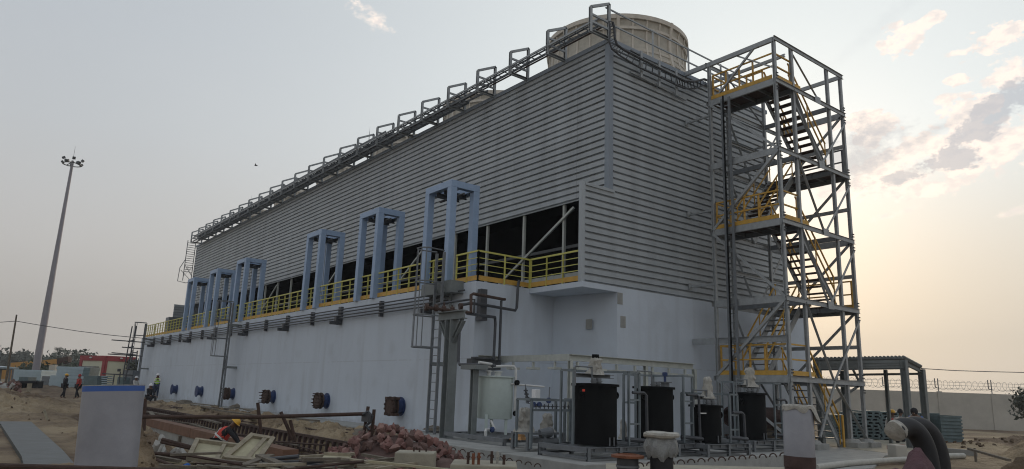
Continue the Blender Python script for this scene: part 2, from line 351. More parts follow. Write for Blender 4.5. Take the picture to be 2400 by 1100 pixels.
def make_ground():
    rs = list(np.geomspace(2.2, 8, 40))[:-1]+list(np.geomspace(8, 50, 400))+list(np.geomspace(51, 70, 20))+list(np.geomspace(72, 4500, 50))
    a0, a1 = R(-12), R(112)
    an = list(np.linspace(a0, a1, 680))+list(np.linspace(a1, a0+2*math.pi, 60))[1:-1]
    n = len(an); vs = [(0, 0, 0)]; fs = []
    for r in rs:
        for a in an:
            x, y = r*math.cos(a), r*math.sin(a); vs.append((x, y, hgt(x, y)))
    for j in range(n): fs.append((0, 1+j, 1+(j+1) % n))
    for i in range(len(rs)-1):
        for j in range(n):
            fs.append((1+i*n+j, 1+(i+1)*n+j, 1+(i+1)*n+(j+1) % n, 1+i*n+(j+1) % n))
    mb = MB(); mb.v = vs; mb.f = fs
    o = mb.build('ground', 'ground', smooth=True); tag(o, kind='structure')
    return o
make_ground()
# paving round the tower foot and the tanks
pv = MB().prism([(8.6, 8.9), (8.9, 17.2), (13.6, 19.4), (17.6, 19.4), (30, 16.7), (30, 10.8), (23, 10.6), (18.2, 8.7)], -.2, .05)
tag(pv.build('pavement', 'concrete'), kind='structure')
pv = MB().prism([(24.2, 11.1), (29.8, 11.3), (33.5, 13.8), (31, 16.5), (26, 15.5)], -.2, .056)
tag(pv.build('pavement', 'concrete_lt'), kind='structure')
lg = MB().prism([(12.15, 18.3), (13.9, 18.3), (13.9, 60), (12.15, 60)], -.3, .10)
tag(lg.build('pavement', 'concrete'), kind='structure')
q = [(1.18, 12.6), (1.95, 12.4), (2.2, 18), (2.50, 29.2), (1.62, 29.3), (1.40, 17)]
tag(MB().prism(q, -.3, .055).build('path', 'wet'), kind='structure')

# ------------------------------------------------------------------ the cooling tower building
XA, XB, XU, XC, XR, XE = 13.75, 16.13, 17.44, 17.79, 28.65, 29.8
YA, YE, YF = 19.6, 16.93, 73.2
ZW, ZC, ZT = 5.24, 8.63, 14.52
tower = thing('cooling_tower', 'long grey ribbed cooling tower building on a bluish white concrete basin', 'cooling tower', (XU, YE, 0))
T = tower
def corr(mb, axis, fixed, a0, a1f, z0, z1, out, a0f=None):
    """horizontally ribbed sheet with deep narrow grooves; axis x or y; out = outward sign"""
    n = max(1, round((z1-z0)/.25)); p = (z1-z0)/n; pr = []
    for i in range(n):
        z = z0+i*p
        pr += [(z, 0), (z+.012, -.09), (z+.075, -.09), (z+.083, 0)]
    pr.append((z1, 0)); vs = []; fs = []
    for z, o in pr:
        for a in (a0, a1f):
            vs.append((a, fixed+o*out, z) if axis == 'x' else (fixed+o*out, a, z))
    for i in range(len(pr)-1): fs.append((2*i, 2*i+1, 2*i+3, 2*i+2))
    return mb.add(vs, fs)
basin = MB().prism([(XA, YF), (XA, YA), (17.28, YA), (XC, 16.85), (XE, 16.85), (XE, YF)], -.6, ZW)
basin.build('basin', 'wall', T)
# cantilevered corner slab
MB().prism([(XB-.03, YA-.01), (XB-.03, 16.83), (XC-.02, 16.83), (17.26, YA-.01)], 5.06, ZW+.003).build('corner_slab', 'wall', T)
c = MB(); corr(c, 'y', XU, YE+.003, YF, ZC, ZT-.12, -1); c.build('side_cladding', 'clad', T)
c = MB(); corr(c, 'x', YE, XU+.003, 27.6, ZC, ZT-.12, -1); c.build('end_cladding', 'clad', T)
c = MB(); corr(c, 'x', YE, XB, XR, ZW+.01, ZC, -1); c.build('lower_end_cladding', 'clad', T)
c = MB(); corr(c, 'y', XR, YE+.01, YF, ZW+.01, ZC, 1); corr(c, 'y', 27.6, YE+.01, YF, ZC, ZT-.12, 1); c.build('far_side_cladding', 'clad', T)
c = MB(); corr(c, 'x', YF, XB, XR, ZW+.01, ZC, 1); corr(c, 'x', YF, XU, 27.6, ZC, ZT-.12, 1); c.build('rear_cladding', 'clad', T)
MB().box((XU-.03, YE-.03, ZC+.1), (XU+.18, YE+.2, ZT-.02)).build('corner_trim', 'trim', T)
MB().box((XB-.03, YE-.035, ZW+.005), (XB+.13, YE+.12, ZC+.10)).build('corner_trim', 'clad', T)
MB().box((XB+.135, YE-.05, ZC-.01), (XU+.25, YE+.1, ZC+.09)).build('ledge_trim', 'clad', T)
MB().box((XU-.012, YE+.21, ZC-.03), (XU+.05, YF, ZC-.003)).build('lintel', 'clad', T)
MB().box((XU-.06, YE-.06, ZT-.12), (27.7, YF, ZT+.05)).build('roof_deck', 'trim', T)
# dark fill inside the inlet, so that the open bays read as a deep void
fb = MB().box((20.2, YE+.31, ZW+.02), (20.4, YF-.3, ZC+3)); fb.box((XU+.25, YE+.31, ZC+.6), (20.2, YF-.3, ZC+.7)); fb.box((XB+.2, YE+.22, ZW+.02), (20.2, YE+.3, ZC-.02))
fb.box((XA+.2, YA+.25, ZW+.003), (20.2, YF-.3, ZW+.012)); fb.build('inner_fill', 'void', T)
# frame members in the open inlet
ycols = [onX(px, py, XU).y for px, py in ((1318, 520), (1224, 545), (1138, 570))]
st = ycols[2]-ycols[1]
ys = ycols+[ycols[2]+st*(k+1) for k in range(18) if ycols[2]+st*(k+1) < YF-.5]
for y in ys: MB().bar((XU+.1, y, ZW), (XU+.1, y, ZC-.03), .10, .10, 'B').build('inlet_post', 'rack_cream', T)
for k, y in enumerate(ys):
    if k % 4 == 0 and y+st*2 < YF: MB().bar((XU+.02, y-(.6 if k == 0 else 0), ZC-.25), (XU+.02, y+st*1.9, ZW+.15), .07, .09).build('inlet_brace', 'rack_cream', T)
for k, y in enumerate(ys):
    if k % 2 == 0: MB().bar((XU+.9, y+.4, ZW+.1), (XU+.9, y+1.6, ZW+.95), .07).build('inlet_strut', 'galv_dark', T)
MB().bar((XU+.7, YE+.4, ZW+.75), (XU+.7, YF-.5, ZW+.75), .09, .16).build('inlet_beam', 'rack_cream', T)
MB().bar((XU+1.8, YE+.4, ZW+2.2), (XU+1.8, YF-.5, ZW+2.2), .08, .12).build('inlet_beam', 'galv_dark', T)
# fan stacks: ribbed flaring rings
def stack(yc, first=False):
    n = 72; cx = 22.5; z0, z1 = ZT+.05, (17.55 if yc < 25 else 17.0); vs = []; fs = []
    pr = [(3.62, 0), (3.30, .30), (3.14, .55), (3.13, .72), (3.27, 1.0)]
    mb = MB(); mb.lathe([(r, z0+(z1-z0)*t) for r, t in pr]+[(3.20, z1-.004), (3.05, z0+(z1-z0)*.7), (3.0, z0)], (cx, yc, 0), n)
    o = mb.build('fan_stack', 'fascia_dark', T, smooth=True)
    rb = MB()
    for k in range(32):
        a = 2*math.pi*k/32
        w = .075 if k % 4 else .14
        for i in range(len(pr)-1):
            (r0, t0), (r1, t1) = pr[i], pr[i+1]
            e = .045 if k % 4 else .09
            p = V(cx+(r0+e*.5)*math.cos(a), yc+(r0+e*.5)*math.sin(a), z0+(z1-z0)*t0); q = V(cx+(r1+e*.5)*math.cos(a), yc+(r1+e*.5)*math.sin(a), z0+(z1-z0)*t1)
            rb.bar(p, q, w, e, up=(math.cos(a), math.sin(a), 0))
    for t, r in ((.04, 3.58), (.36, 3.25), (.46, 3.18), (.80, 3.19), (.965, 3.27)):
        z = z0+(z1-z0)*t; h = .06 if t != .965 else .10
        rb.lathe([(r-.02, z-h), (r+.055, z-h), (r+.055, z+h), (r-.02, z+h)], (cx, yc, 0), n)
    rb.build('stack_rib', 'fascia', o)
    return o
for k in range(6): stack(21.4+9.05*min(k, 1)+8.85*max(0, k-1))
for yy in (39.0, 61.5):
    MB().lathe([(.09, 0), (.05, .5), (.015, 2.6), (.0, 3.2)], (18.6, yy, ZT), 6).build('lightning_rod', 'galv_dark', T)
# pale patches cut in the end wall
for px, py, w in ((1453, 700, .17), (1460, 755, .17)):
    p = onY(px, py, 16.85); MB().box((p.x-w*.75, 16.838, p.z-.20), (p.x+w*.75, 16.86, p.z+.20)).build('wall_patch', 'concrete', T)
p = onX(1418, 758, 17.60); MB().bar((p.x-.09, 17.95, p.z-.17), (p.x-.09, 17.95, p.z+.17), .30, .02, up=(1, 0, 0)).build('wall_patch', 'concrete', T)
# louvred box at the far end of the deck
c = MB(); 
o = MB().box((15.6, 72.0, ZW), (17.2, 73.4, 7.3)).build('louvre_box', 'galv_dark', T)
# pipe stubs in the basin wall
stubs = [(344, 905, 0), (380, 908, 1), (420, 912, 0), (475, 915, 1), (550, 922, 2), (640, 930, 2), (765, 942, 2), (940, 957, 2)]
for i in range(len(stubs)):
    y = 24.19+6.75*(7-i); z = .85+.005*i; k = stubs[i][2]
    b = MB().lathe([(.0, .0), (.27, .0), (.27, -.34), (.0, -.34)], (XA+.05, y, z), 24, ax=(1, 0, 0))
    b.lathe([(.27, -.01), (.35, -.01), (.35, -.05), (.27, -.05)], (XA, y, z), 24, ax=(1, 0, 0))
    o = b.build('pipe_stub', 'blue', T, smooth=True)
    if k < 2:
        MB().lathe([(.0, -.32), (.37, -.32), (.37, -.38), (.0, -.38)], (XA, y, z), 24, ax=(1, 0, 0)).build('flange', 'blue', o, smooth=True)
    else:
        f = MB().lathe([(.0, -.28), (.36, -.28), (.36, -.34), (.0, -.34)], (XA, y, z), 20, ax=(1, 0, 0))
        f.lathe([(.0, -.45), (.36, -.45), (.36, -.52), (.0, -.52)], (XA, y, z), 20, ax=(1, 0, 0)); f.lathe([(.27, -.34), (.27, -.45)], (XA, y, z), 16, ax=(1, 0, 0))
        f.build('blind_flange', 'rust', o, smooth=True)
        bl = MB()
        for j in range(12):
            a = 2*math.pi*j/12+.2; cy, cz = y+.31*math.cos(a), z+.31*math.sin(a)
            bl.tube([(XA-.28, cy, cz), (XA-(.56 if i == 7 else random.uniform(.6, .76)), cy, cz)], .022, 6)
            bl.tube([(XA-.52, cy, cz), (XA-.56, cy, cz)], .042, 6)
        if i == 7: bl.box((XA-.53, y-.34, z-.34), (XA-.26, y+.34, z-.24)); bl.box((XA-.53, y-.34, z+.24), (XA-.26, y+.34, z+.34))
        bl.build('flange_bolt', 'rust', o)

# roof outriggers (one frame each) with the cable ladders they carry
outy = [16.95]+[19.35+2.37*k for k in range(23)]
names = ['at the near roof corner, tallest of all', 'second from the near roof corner']
def outrigger(y):
    g = MB(); xo, xi = 16.47, XU-.02; b = .105
    g.bar((xo-.05, y, 14.55), (xi+.0, y, 14.55), b, .12, 'C'); g.bar((xo, y, 14.5), (xo, y, 15.5), b, .10, 'C')
    g.bar((xi, y, 14.42), (xi, y, 15.98), b, .10, 'C'); g.bar((xo, y, 15.5), (xi, y, 15.98), .10)
    g.bar((xo, y, 14.93), (xi+.05, y, 14.93), .06, .08); g.bar((xo, y, 15.22), (xi+.05, y, 15.22), .06, .08)
    return g
rig = thing('cable_tray_run', 'galvanised outrigger frames and cable trays running along the roof edge over the ribbed side wall', 'cable tray', (XU, YE, 14.5))
for y in outy: outrigger(y).build('outrigger', 'galv', rig)
def ladder_tray(x0, x1, z, ya, yb, step=.42, m='galv_dark', name='tray'):
    g = MB(); g.bar((x0, ya, z), (x0, yb, z), .035, .10); g.bar((x1, ya, z), (x1, yb, z), .035, .10)
    y = ya+.1
    while y < yb: g.bar((x0, y, z-.02), (x1, y, z-.02), .035, .03); y += step
    return g.build(name, m, rig)
ladder_tray(16.62, 17.02, 14.98, 17.0, 71.5, .45); ladder_tray(16.66, 17.0, 14.66, 24.0, 71.5, .5)
ladder_tray(17.12, 17.36, 14.84, 26, 71.5, .6); ladder_tray(16.70, 17.1, 15.16, 33, 71.5, .5)
MB().bar((16.47, 16.95, 14.86), (16.47, 71.5, 14.86), .05, .07).build('side_rail', 'galv', rig)
MB().bar((16.9, 16.95, 15.20), (16.9, 71.5, 15.20), .05, .07).build('top_rail', 'galv', rig)
MB().tube([(17.2, 17, 15.0), (17.2, 71, 15.0)], .035, 6).build('cable', 'rust', rig)
MB().tube([(16.85, 17, 15.04), (16.85, 71, 15.04)], .035, 6).build('cable', 'pipe_dark', rig)
# roof guard rail along the near end
rr = thing('roof_guard_rail', 'two line galvanised guard rail on the near roof end before the fan stack', 'guard rail', (22, 17.3, ZT))
xs = [17.4, 20.1, 22.35, 24.6, 26.9]
for x in xs: MB().bar((x, 17.15 if x > 18 else 16.95, ZT), (x, 17.15 if x > 18 else 16.95, 15.95), .09, .09, 'L').build('post', 'galv', rr)
for z in (15.9, 15.3): MB().bar((17.4, 17.1, z), (27.0, 17.15, z), .05).build('rail', 'galv', rr)
# cable ladder bending round the corner and hanging along the end wall to the stair tower
tr = thing('hanging_cable_ladder', 'dark cable ladder draped round the roof corner and along the ribbed end wall', 'cable ladder', (19, 16.6, 14))
up = [(1436, 52), (1440, 66), (1441, 90), (1446, 105), (1462, 117), (1500, 137), (1545, 160), (1585, 180), (1604, 190), (1625, 192), (1650, 186), (1662, 190)]
lo = [(1428, 50), (1430, 70), (1428, 98), (1434, 115), (1452, 130), (1497, 158), (1545, 180), (1590, 202), (1606, 208), (1628, 208), (1650, 200), (1664, 202)]
U = [onY(*p, 16.55) for p in up]; Lw = [onY(*p, 16.60) for p in lo]
g = MB().tube(U, .05, 6).tube(Lw, .035, 6)
for i in range(len(U)-1):
    for t in (0, .33, .66): g.bar(U[i].lerp(U[i+1], t), Lw[i].lerp(Lw[i+1], t), .03)
g.build('ladder_frame', 'pipe_dark', tr)
for px, py0, py1 in ((1503, 120, 182), (1545, 145, 204), (1585, 165, 224)):
    MB().bar(onY(px, py0, 16.72), onY(px, py1, 16.72), .10, .06, 'C').build('bracket', 'galv', tr)
MB().bar(onY(1478, 118, 16.8), onY(1500, 130, 16.8), .08, .05).build('bracket', 'galv_dark', tr)
MB().bar(onY(1477, 168, 16.85), onY(1608, 234, 16.85), .05, .08).build('support_angle', 'galv', tr)
# far end ladder cage
fl = thing('cage_ladder', 'small galvanised caged ladder hanging from the far roof corner', 'ladder', (16.9, 73, 11))
g = MB()
for x in (16.6, 17.35): g.bar((x-.0, 73.3, 11.0 if x > 17 else 11.0), (x, 73.3, 15.0), .06)
for k in range(14): g.bar((16.6, 73.3, 11.9+k*.22), (17.35, 73.3, 11.9+k*.22), .045)
g.build('ladder', 'galv_dark', fl)
g = MB(); g.tube([(16.6, 73.3, 13.1), (16.2, 73.3, 12.2), (16.15, 73.3, 10.9), (16.9, 73.3, 10.8), (17.3, 73.3, 10.9)], .035, 6)
g.tube([(16.6, 73.3, 12.6), (17.3, 73.3, 11.6), (16.9, 73.3, 12.5), (16.6, 73.3, 11.4), (17.3, 73.3, 12.4)], .025, 6); g.tube([(16.3, 73.3, 12.0), (17.3, 73.3, 11.1)], .025, 6)
g.build('cage', 'galv_dark', fl)

# ------------------------------------------------------------------ yellow guard rail on the basin
gr = thing('basin_guard_rail', 'yellow guard rail with orange toe board along the edge of the bluish white basin', 'guard rail', (XA, YA, ZW))
def rail_run(p, q, posts, gaps=()):
    p = V(*p); q = V(*q); L = (q-p).length
    for z, w in ((1.08, .055), (.84, .025), (.62, .025), (.40, .025)):
        MB().bar(p+V(0, 0, z), q+V(0, 0, z), w, w).build('top_rail' if w > .05 else 'mid_rail', 'yellow', gr)
    MB().bar(p+V(0, 0, .14), q+V(0, 0, .14), .015, .17).build('toe_board', 'orange', gr)
    for k in range(posts+1):
        a = p.lerp(q, k/posts); MB().bar(a-V(0, 0, .0), a+V(0, 0, 1.08), .07, .07, 'L').build('post', 'yellow', gr)
XG = XA+.10
rail_run((XG, YA+.1, ZW), (XG, 21.05, ZW), 2)
rail_run((XG, 21.75, ZW), (XG, 45.0, ZW), 26)
rail_run((XG, 45.7, ZW), (XG, 68.6, ZW), 25)
rail_run((XG, 69.0, ZW), (XG, 73.1, ZW), 5)
rail_run((XG, YA+.1, ZW), (XB+.03, YA+.1, ZW), 2)
rail_run((XB+.05, YA+.05, ZW), (XB+.05, YE+.12, ZW), 3)

# ------------------------------------------------------------------ pale blue gate gantries
def gantry(y0, label, x0=13.62):
    g = thing('gate_gantry', label, 'gantry', (x0, y0, ZW), 'gate gantries on the basin')
    x1, y1, zt, w = x0+1.3, y0+1.85, 9.22, .27
    for x in (x0+w/2, x1-w/2):
        for y in (y0+w/2, y1-w/2): MB().box((x-w/2, y-w/2, ZW), (x+w/2, y+w/2, zt-.26)).build('leg', 'gantry', g, bevel=.012)
    for x in (x0+w/2, x1-w/2): MB().box((x-w/2, y0, zt-.26), (x+w/2, y1, zt)).build('top_beam', 'gantry', g, bevel=.012)
    for y in (y0+w/2, y1-w/2): MB().box((x0+w, y-w/2+.002, zt-.258), (x1-w, y+w/2-.002, zt-.003)).build('top_beam', 'gantry', g)
    ym = (y0+y1)/2
    h = MB().bar((x0+w/2, ym-.25, zt-.36), (x1-w/2, ym-.25, zt-.36), .10, .18, 'C'); h.bar((x0+w/2, ym+.25, zt-.36), (x1-w/2, ym+.25, zt-.36), .10, .18, 'C')
    h.cyl((x0+.65, ym, 0), .12, zt-.5, zt-.22, 12); h.tube([(x0+.65, y0+.1, zt-.42), (x0+.65, y1-.1, zt-.42)], .05, 8)
    h.build('hoist_beam', 'pipe_dark', g)
    for x in (x0+.16, x1-.16): MB().lathe([(.001, .16), (.05, .12), (.07, -.12), (.001, -.12)], (x, ym, zt-.02), 8).build('lifting_lug', 'pipe_dark', g)
    MB().tube([(x0+.62, ym+.03, zt-.5), (x0+.62, ym+.03, ZW+.3)], .012, 5).tube([(x0+.70, ym, zt-.5), (x0+.70, ym, ZW+.3)], .012, 5).build('chain', 'galv_dark', g)
    return g
G0 = gantry(21.3, 'pale blue gate gantry nearest the corner of the yellow guard rail, largest in view')
def place_g(y, label, x=13.62):
    c = copy_tree(G0); c.location = (x, y, ZW); c['label'] = label; return c
place_g(27.0, 'pale blue gate gantry second from the guard rail corner, left of the largest one')
place_g(33.1, 'pale blue gate gantry third from the guard rail corner, before the wide gap')
place_g(44.6, 'pale blue gate gantry just beyond the wide gap, nearest of the far three')
place_g(50.6, 'pale blue gate gantry second from the far end of the basin')
place_g(56.6, 'pale blue gate gantry farthest away by the far end of the ribbed wall')
c = place_g(21.3, 'blue gate gantry glimpsed behind the stair tower on the far side of the basin', 29.95)

# ------------------------------------------------------------------ pipes and brackets along the basin wall
pr = thing('wall_pipe_run', 'four thin dark pipes on black brackets along the upper basin wall', 'pipes', (XA-.2, 30, 4.6))
zs = [4.93, 4.80, 4.66, 4.54]
for i, z in enumerate(zs):
    MB().tube([(XA-.20, 21.0 if i else 20.0, z-.0), (XA-.20, 70.5, z)], .030, 6).build('pipe', 'pipe_dark', pr)
for k, (px, py) in enumerate([(1018, 685), (800, 750), (675, 770), (580, 780), (505, 795), (447, 797), (400, 800), (362, 805)]):
    y = onX(px, py, XA).y
    g = MB().box((XA-.12, y-.14, 4.28), (XA-.001, y+.14, 5.08)); g.box((XA-.30, y-.1, 4.28), (XA-.12, y+.1, 4.62))
    g.box((XA-.55, y-.05, 4.26), (XA-.12, y+.06, 4.42)); g.build('bracket', 'pipe_dark', pr)
for y in (26.2, 33.3, 39.8, 46.2, 52.6, 58.7, 64.5): MB().box((XA-.17, y-.06, 4.40), (XA-.001, y+.06, 5.04)).build('strap', 'pipe_dark', pr)

def wall_ladder(y, label, z0, z1, cz0, top, x=13.1):
    g = thing('wall_ladder', label, 'ladder', (x, y, z0))
    r = MB(); z = z0+.25
    for yy in (y-.24, y+.24): r.bar((x, yy, z0), (x, yy, z1), .10, .05)
    while z < z1-.1: r.tube([(x, y-.24, z), (x, y+.24, z)], .013, 5); z += .3
    r.build('ladder_frame', 'galv_dark', g)
    zz = [cz0+(top-cz0)*t for t in (0, .32, .66, 1.)]
    for z in zz:
        h = [(x+.0, y-.24, z)]+[(x-.36+.36*math.cos(a)-.18, y+.36*math.sin(a), z) for a in np.linspace(-1.9+0, -2*math.pi+1.9, 13)]+[(x, y+.24, z)]
        MB().tube(h, .026, 5).build('cage_hoop', 'galv_dark', g)
    for a in (2.2, 2.7, 3.14, -2.7, -2.2):
        px, py = x-.54+.36*math.cos(a), y+.36*math.sin(a)
        MB().bar((px, py, cz0), (px, py, top), .035, .014, up=(math.cos(a), math.sin(a), 0)).build('cage_bar', 'galv_dark', g)
    for z in (2.45, 4.98):
        [MB().box((x+.03, a, z-.09), (XA, a+.08, z+.03)).build('bracket', 'steel_paint', g) for a in (y-.28, y+.20)]
    return g
wall_ladder(20.95, 'caged wall ladder nearest the basin corner beside the large steel pipe support', .05, 6.3, 2.95, 6.35)
wall_ladder(44.6, 'caged wall ladder halfway along the basin with a loose hose at its foot', -.1, 6.3, 3.05, 6.35)
tag(MB().tube([(13.3, 44.9, 4.4), (13.25, 45.1, 2.6), (13.3, 45.6, 1.2), (13.5, 46.4, -.05)], .03, 6).build('loose_hose', 'pipe_dark'), 'dark hose dangling beside the middle wall ladder down to the ledge', 'hose')

# ------------------------------------------------------------------ pipework on the near basin corner
T1 = thing('pipe_support', 'tall grey steel column with braced head beam carrying rusty pipes at the basin corner', 'pipe support', (11.6, 17.7, 0))
MB().bar((11.6, 17.7, .1), (11.6, 17.7, 3.62), .30, .30, 'I', up=(0, 1, 0), t=.03).build('column', 'steel_paint', T1)
MB().bar((11.6, 17.05, 3.74), (11.6, 18.45, 3.74), .2, .26, 'I', t=.03).build('head_beam', 'steel_paint', T1)
for s in (-1, 1): MB().bar((11.6, 17.7+s*.1, 2.95), (11.6, 17.7+s*.58, 3.58), .13, .13, 'I').build('knee_brace', 'steel_paint', T1)
MB().box((11.3, 17.4, .03), (11.9, 18.0, .14)).build('base_plate', 'concrete', T1)
T2 = thing('pipe_support', 'short grey steel post with small head plate left of the pale green tank', 'pipe support', (11.0, 15.6, 0))
MB().bar((11.02, 15.6, .1), (11.02, 15.6, 2.12), .16, .16, 'I', up=(0, 1, 0)).build('column', 'steel_paint', T2)
MB().box((10.8, 15.25, 2.12), (11.2, 15.95, 2.24)).build('head_plate', 'steel_paint', T2)
cp = thing('corner_pipework', 'rust stained pipes and valves crossing from the column head round the basin corner', 'pipework', (13, 18.5, 3.9))
def P_(pts, r, m='pipe_dark', nm='pipe', par=cp, n=8): return MB().tube(pts, r, n).build(nm, m, par, smooth=False)
Y2 = 19.2
P_([onY(996, 721, 18.2), onY(1050, 727, 18.1), onY(1090, 732, 18.0), onY(1104, 733, 18.0), onY(1104, 692, 18.2), onY(1110, 689, 18.3), onY(1180, 702, Y2), onY(1184, 702, Y2)], .05, 'rust')
for px, py in ((1000, 720), (1022, 722), (1040, 725), (1060, 727), (1080, 719)): MB().lathe([(.001, -.05), (.11, -.05), (.11, .05), (.001, .05)], onY(px, py, 18.15), 12, ax=(.9, -.3, 0)).build('valve_flange', 'rust', cp)
P_([onY(1175, 705, Y2), onY(1173, 760, Y2), onY(1170, 845, Y2)], .045)
P_([onY(1095, 735, 18.2), onY(1112, 737, 18.3), onY(1160, 744, Y2), onY(1161, 760, Y2), onY(1157, 842, Y2)], .05)
P_([onY(1075, 716, 18.8), onY(1104, 711, 18.8), onY(1140, 716, Y2), onY(1208, 728, Y2), onY(1211, 722, Y2), onY(1214, 672, Y2), onY(1216, 660, YA+.0)], .05)
P_([onY(1111, 735, 18.2), onY(1112, 702, 18.2), onY(1096, 703, 18.3), onY(1030, 712, 18.6)], .035)
P_([onY(1077, 762, 17.4), onY(1074, 850, 17.2), onY(1078, 855, 16.5), onY(1130, 855, 15.8), onY(1160, 857, 15.3)], .045)
for px, py in ((1041, 709), (1060, 716), (1082, 722)): P_([onY(px, py, 18.2), onY(px, py+14, 18.2)], .03, 'rust', 'valve')
MB().box(tuple(onY(1120, 678, 19.55)), tuple(onY(1140, 745, 19.35))).box(tuple(onY(1115, 742, 19.55)), tuple(onY(1142, 752, 19.2))).build('bracket', 'pipe_dark', cp)
MB().box(tuple(onX(1018, 672, 13.75)), tuple(onX(1055, 684, 13.2))).tube([onX(1050, 690, 13.6), onX(1056, 690, 13.6), onX(1056, 722, 13.6)], .05, 8).build('bracket', 'steel_paint', cp)
MB().box((13.5, 19.3, 2.28), (14.7, 19.6, 2.60)).box((13.6, 19.2, 2.6), (14.4, 19.5, 2.66)).build('bracket', 'pipe_dark', cp)

# cream pipe rack behind the tanks
rk = thing('pipe_rack', 'cream steel goalpost rack standing behind the green and black tanks', 'pipe rack', (15.1, 16.3, 0))
a, b, c3 = onY(1337, 838, 16.0), onY(1200, 842, 19.3), onY(1627, 862, 16.0)
MB().bar(a, (a.x, 19.55, a.z), .12, .2, 'C').build('beam', 'rack_cream', rk)
MB().bar((a.x, 16.0, a.z), (c3.x, 16.0, a.z), .12, .2, 'C').build('beam', 'rack_cream', rk)
MB().bar((13.9, 19.45, a.z-.02), (15.1, 19.45, a.z-.02), .12, .2, 'C').build('beam', 'rack_cream', rk)
for x, z in ((a.x, 0), (c3.x, 0), (18.25, 0)): MB().bar((x, 16.0, .05), (x, 16.0, a.z-.1), .11, .13, 'C').build('post', 'rack_cream', rk)
for k in range(7):
    x = a.x+.3+k*.86
    MB().box((x-.17, 15.75, a.z-.36), (x+.17, 16.25, a.z-.29)).box((x-.03, 15.96, a.z-.30), (x+.03, 16.04, a.z-.12)).build('hanger', 'rack_cream', rk)
for k in range(3):
    y = 16.7+k*1.05; MB().box((a.x-.17, y-.15, a.z-.36), (a.x+.17, y+.15, a.z-.29)).box((a.x-.03, y-.03, a.z-.3), (a.x+.03, y+.03, a.z-.12)).build('hanger', 'rack_cream', rk)

# ------------------------------------------------------------------ steel stair tower
X0, X1, Y0, Y1 = 21.83, 26.63, 12.91, 15.73
XM, XN = 22.98, 25.55
ZL = [2.29, 4.96, 7.64, 10.24, 12.85, 14.5]
stt = thing('stair_tower', 'tall galvanised steel stair tower with yellow handrails standing before the ribbed end wall', 'stair tower', (X0, Y0, 0))
def sp(p, q, w, h=None, k='B', nm='beam', m='galv', up=(0, 0, 1), par=None, t=None): return MB().bar(p, q, w, h, k, up, t).build(nm, m, par or stt)
cols = [(x, y) for y in (Y0, Y1) for x in (X0, XM, XN, X1)]
for x, y in cols: sp((x, y, .25), (x, y, 14.55), .115, .115, 'I', 'column', up=(0, 1, 0), t=.02)
for i, z in enumerate(ZL):
    for y in (Y0, Y1):
        yo = -.09 if y == Y0 else .09
        sp((X0-.1, y+yo, z), (X1+.1, y+yo, z), .05, .17, 'C')
    for x in (X0, X1): sp((x, Y0, z), (x, Y1, z), .08, .24 if i < 5 else .16, 'C')
    if i < 5:
        for x in (XM, XN): sp((x, Y0, z-.02), (x, Y1, z-.02), .08, .18, 'C', m='galv_dark')
# intermediate ties and braces
zz = [0.3]+ZL
for i in range(1, 6):
    zlo, zhi = zz[i-1], zz[i]
    xm = 24.55
    for y in (Y0-.06, Y1+.06):
        if i == 1: sp((xm, y, zhi), (X1+.05, y, .3), .10, .10, 'L', 'brace'); sp((xm, y, zhi), (XM+.35, y, .45), .10, .10, 'L', 'brace')
        else: sp((XM, y, zhi), (xm, y, zlo+.05), .09, .09, 'L', 'brace'); sp((X1, y, zhi-.35 if y < Y0 else zhi), (xm, y, zlo+.05), .09, .09, 'L', 'brace')
    if i % 2 == 0: sp((X0-.02, Y0, zhi), (X0-.02, Y1, zlo+.1), .10, .10, 'L', 'brace')
    else: sp((X0-.02, Y0, zlo+.05), (X0-.02, Y1, zhi-.05), .09, .09, 'L', 'brace')
    if i > 1: sp((X1, Y0, (zlo+zhi)/2), (X1, Y1, (zlo+zhi)/2), .07, .14, 'C', 'beam'); sp((XM, Y1, (zlo+zhi)/2), (X1, Y1, (zlo+zhi)/2), .06, .12, 'C', 'beam'); 
    sp((X1, Y0, zhi), (X1, Y1, zlo+.1), .08, .08, 'L', 'brace')
# roof frame diagonals of the top bay and link to the building roof
sp((X0, Y0, 14.5), (X0, 16.95, 14.5), .10, .18, 'C'); sp((XM+.3, Y0+.4, 14.5), (XM+.3, 16.95, 14.5), .08, .12, 'C')
sp((X0, Y0+.8, 14.45), (X0, Y1-.2, 12.95), .07, .07, 'L', 'brace'); sp((X0, Y0+1.6, 14.45), (X0, Y0+.05, 13.4), .06, .06, 'L', 'brace')
sp((XM, Y0, 14.45), (XN-.6, Y0, 12.9), .07, .07, 'L', 'brace'); sp((XM, Y1, 14.4), (XN, Y1, 12.9), .07, .07, 'L', 'brace')
# ties back to the wall
for px, py in ((1607, 290), (1612, 505), (1612, 672)):
    p = onY(px, py, YE); sp((X0, YE-.05, p.z), (X0, Y1, p.z), .07, .09, 'L', 'wall_tie'); sp((X0, YE-.06, p.z-.12), (X0, YE-.06, p.z+.12), .16, .03, 'B', 'wall_tie')
    sp((26.4, YE-.05, p.z), (26.4, Y1, p.z), .07, .09, 'L', 'wall_tie')
sp((X0, Y1, 3.62), (X0, 16.8, 3.62), .09, .22, 'C', 'wall_tie'); sp((X0, Y1, 3.62), (X0, Y0, 3.62), .09, .22, 'C')
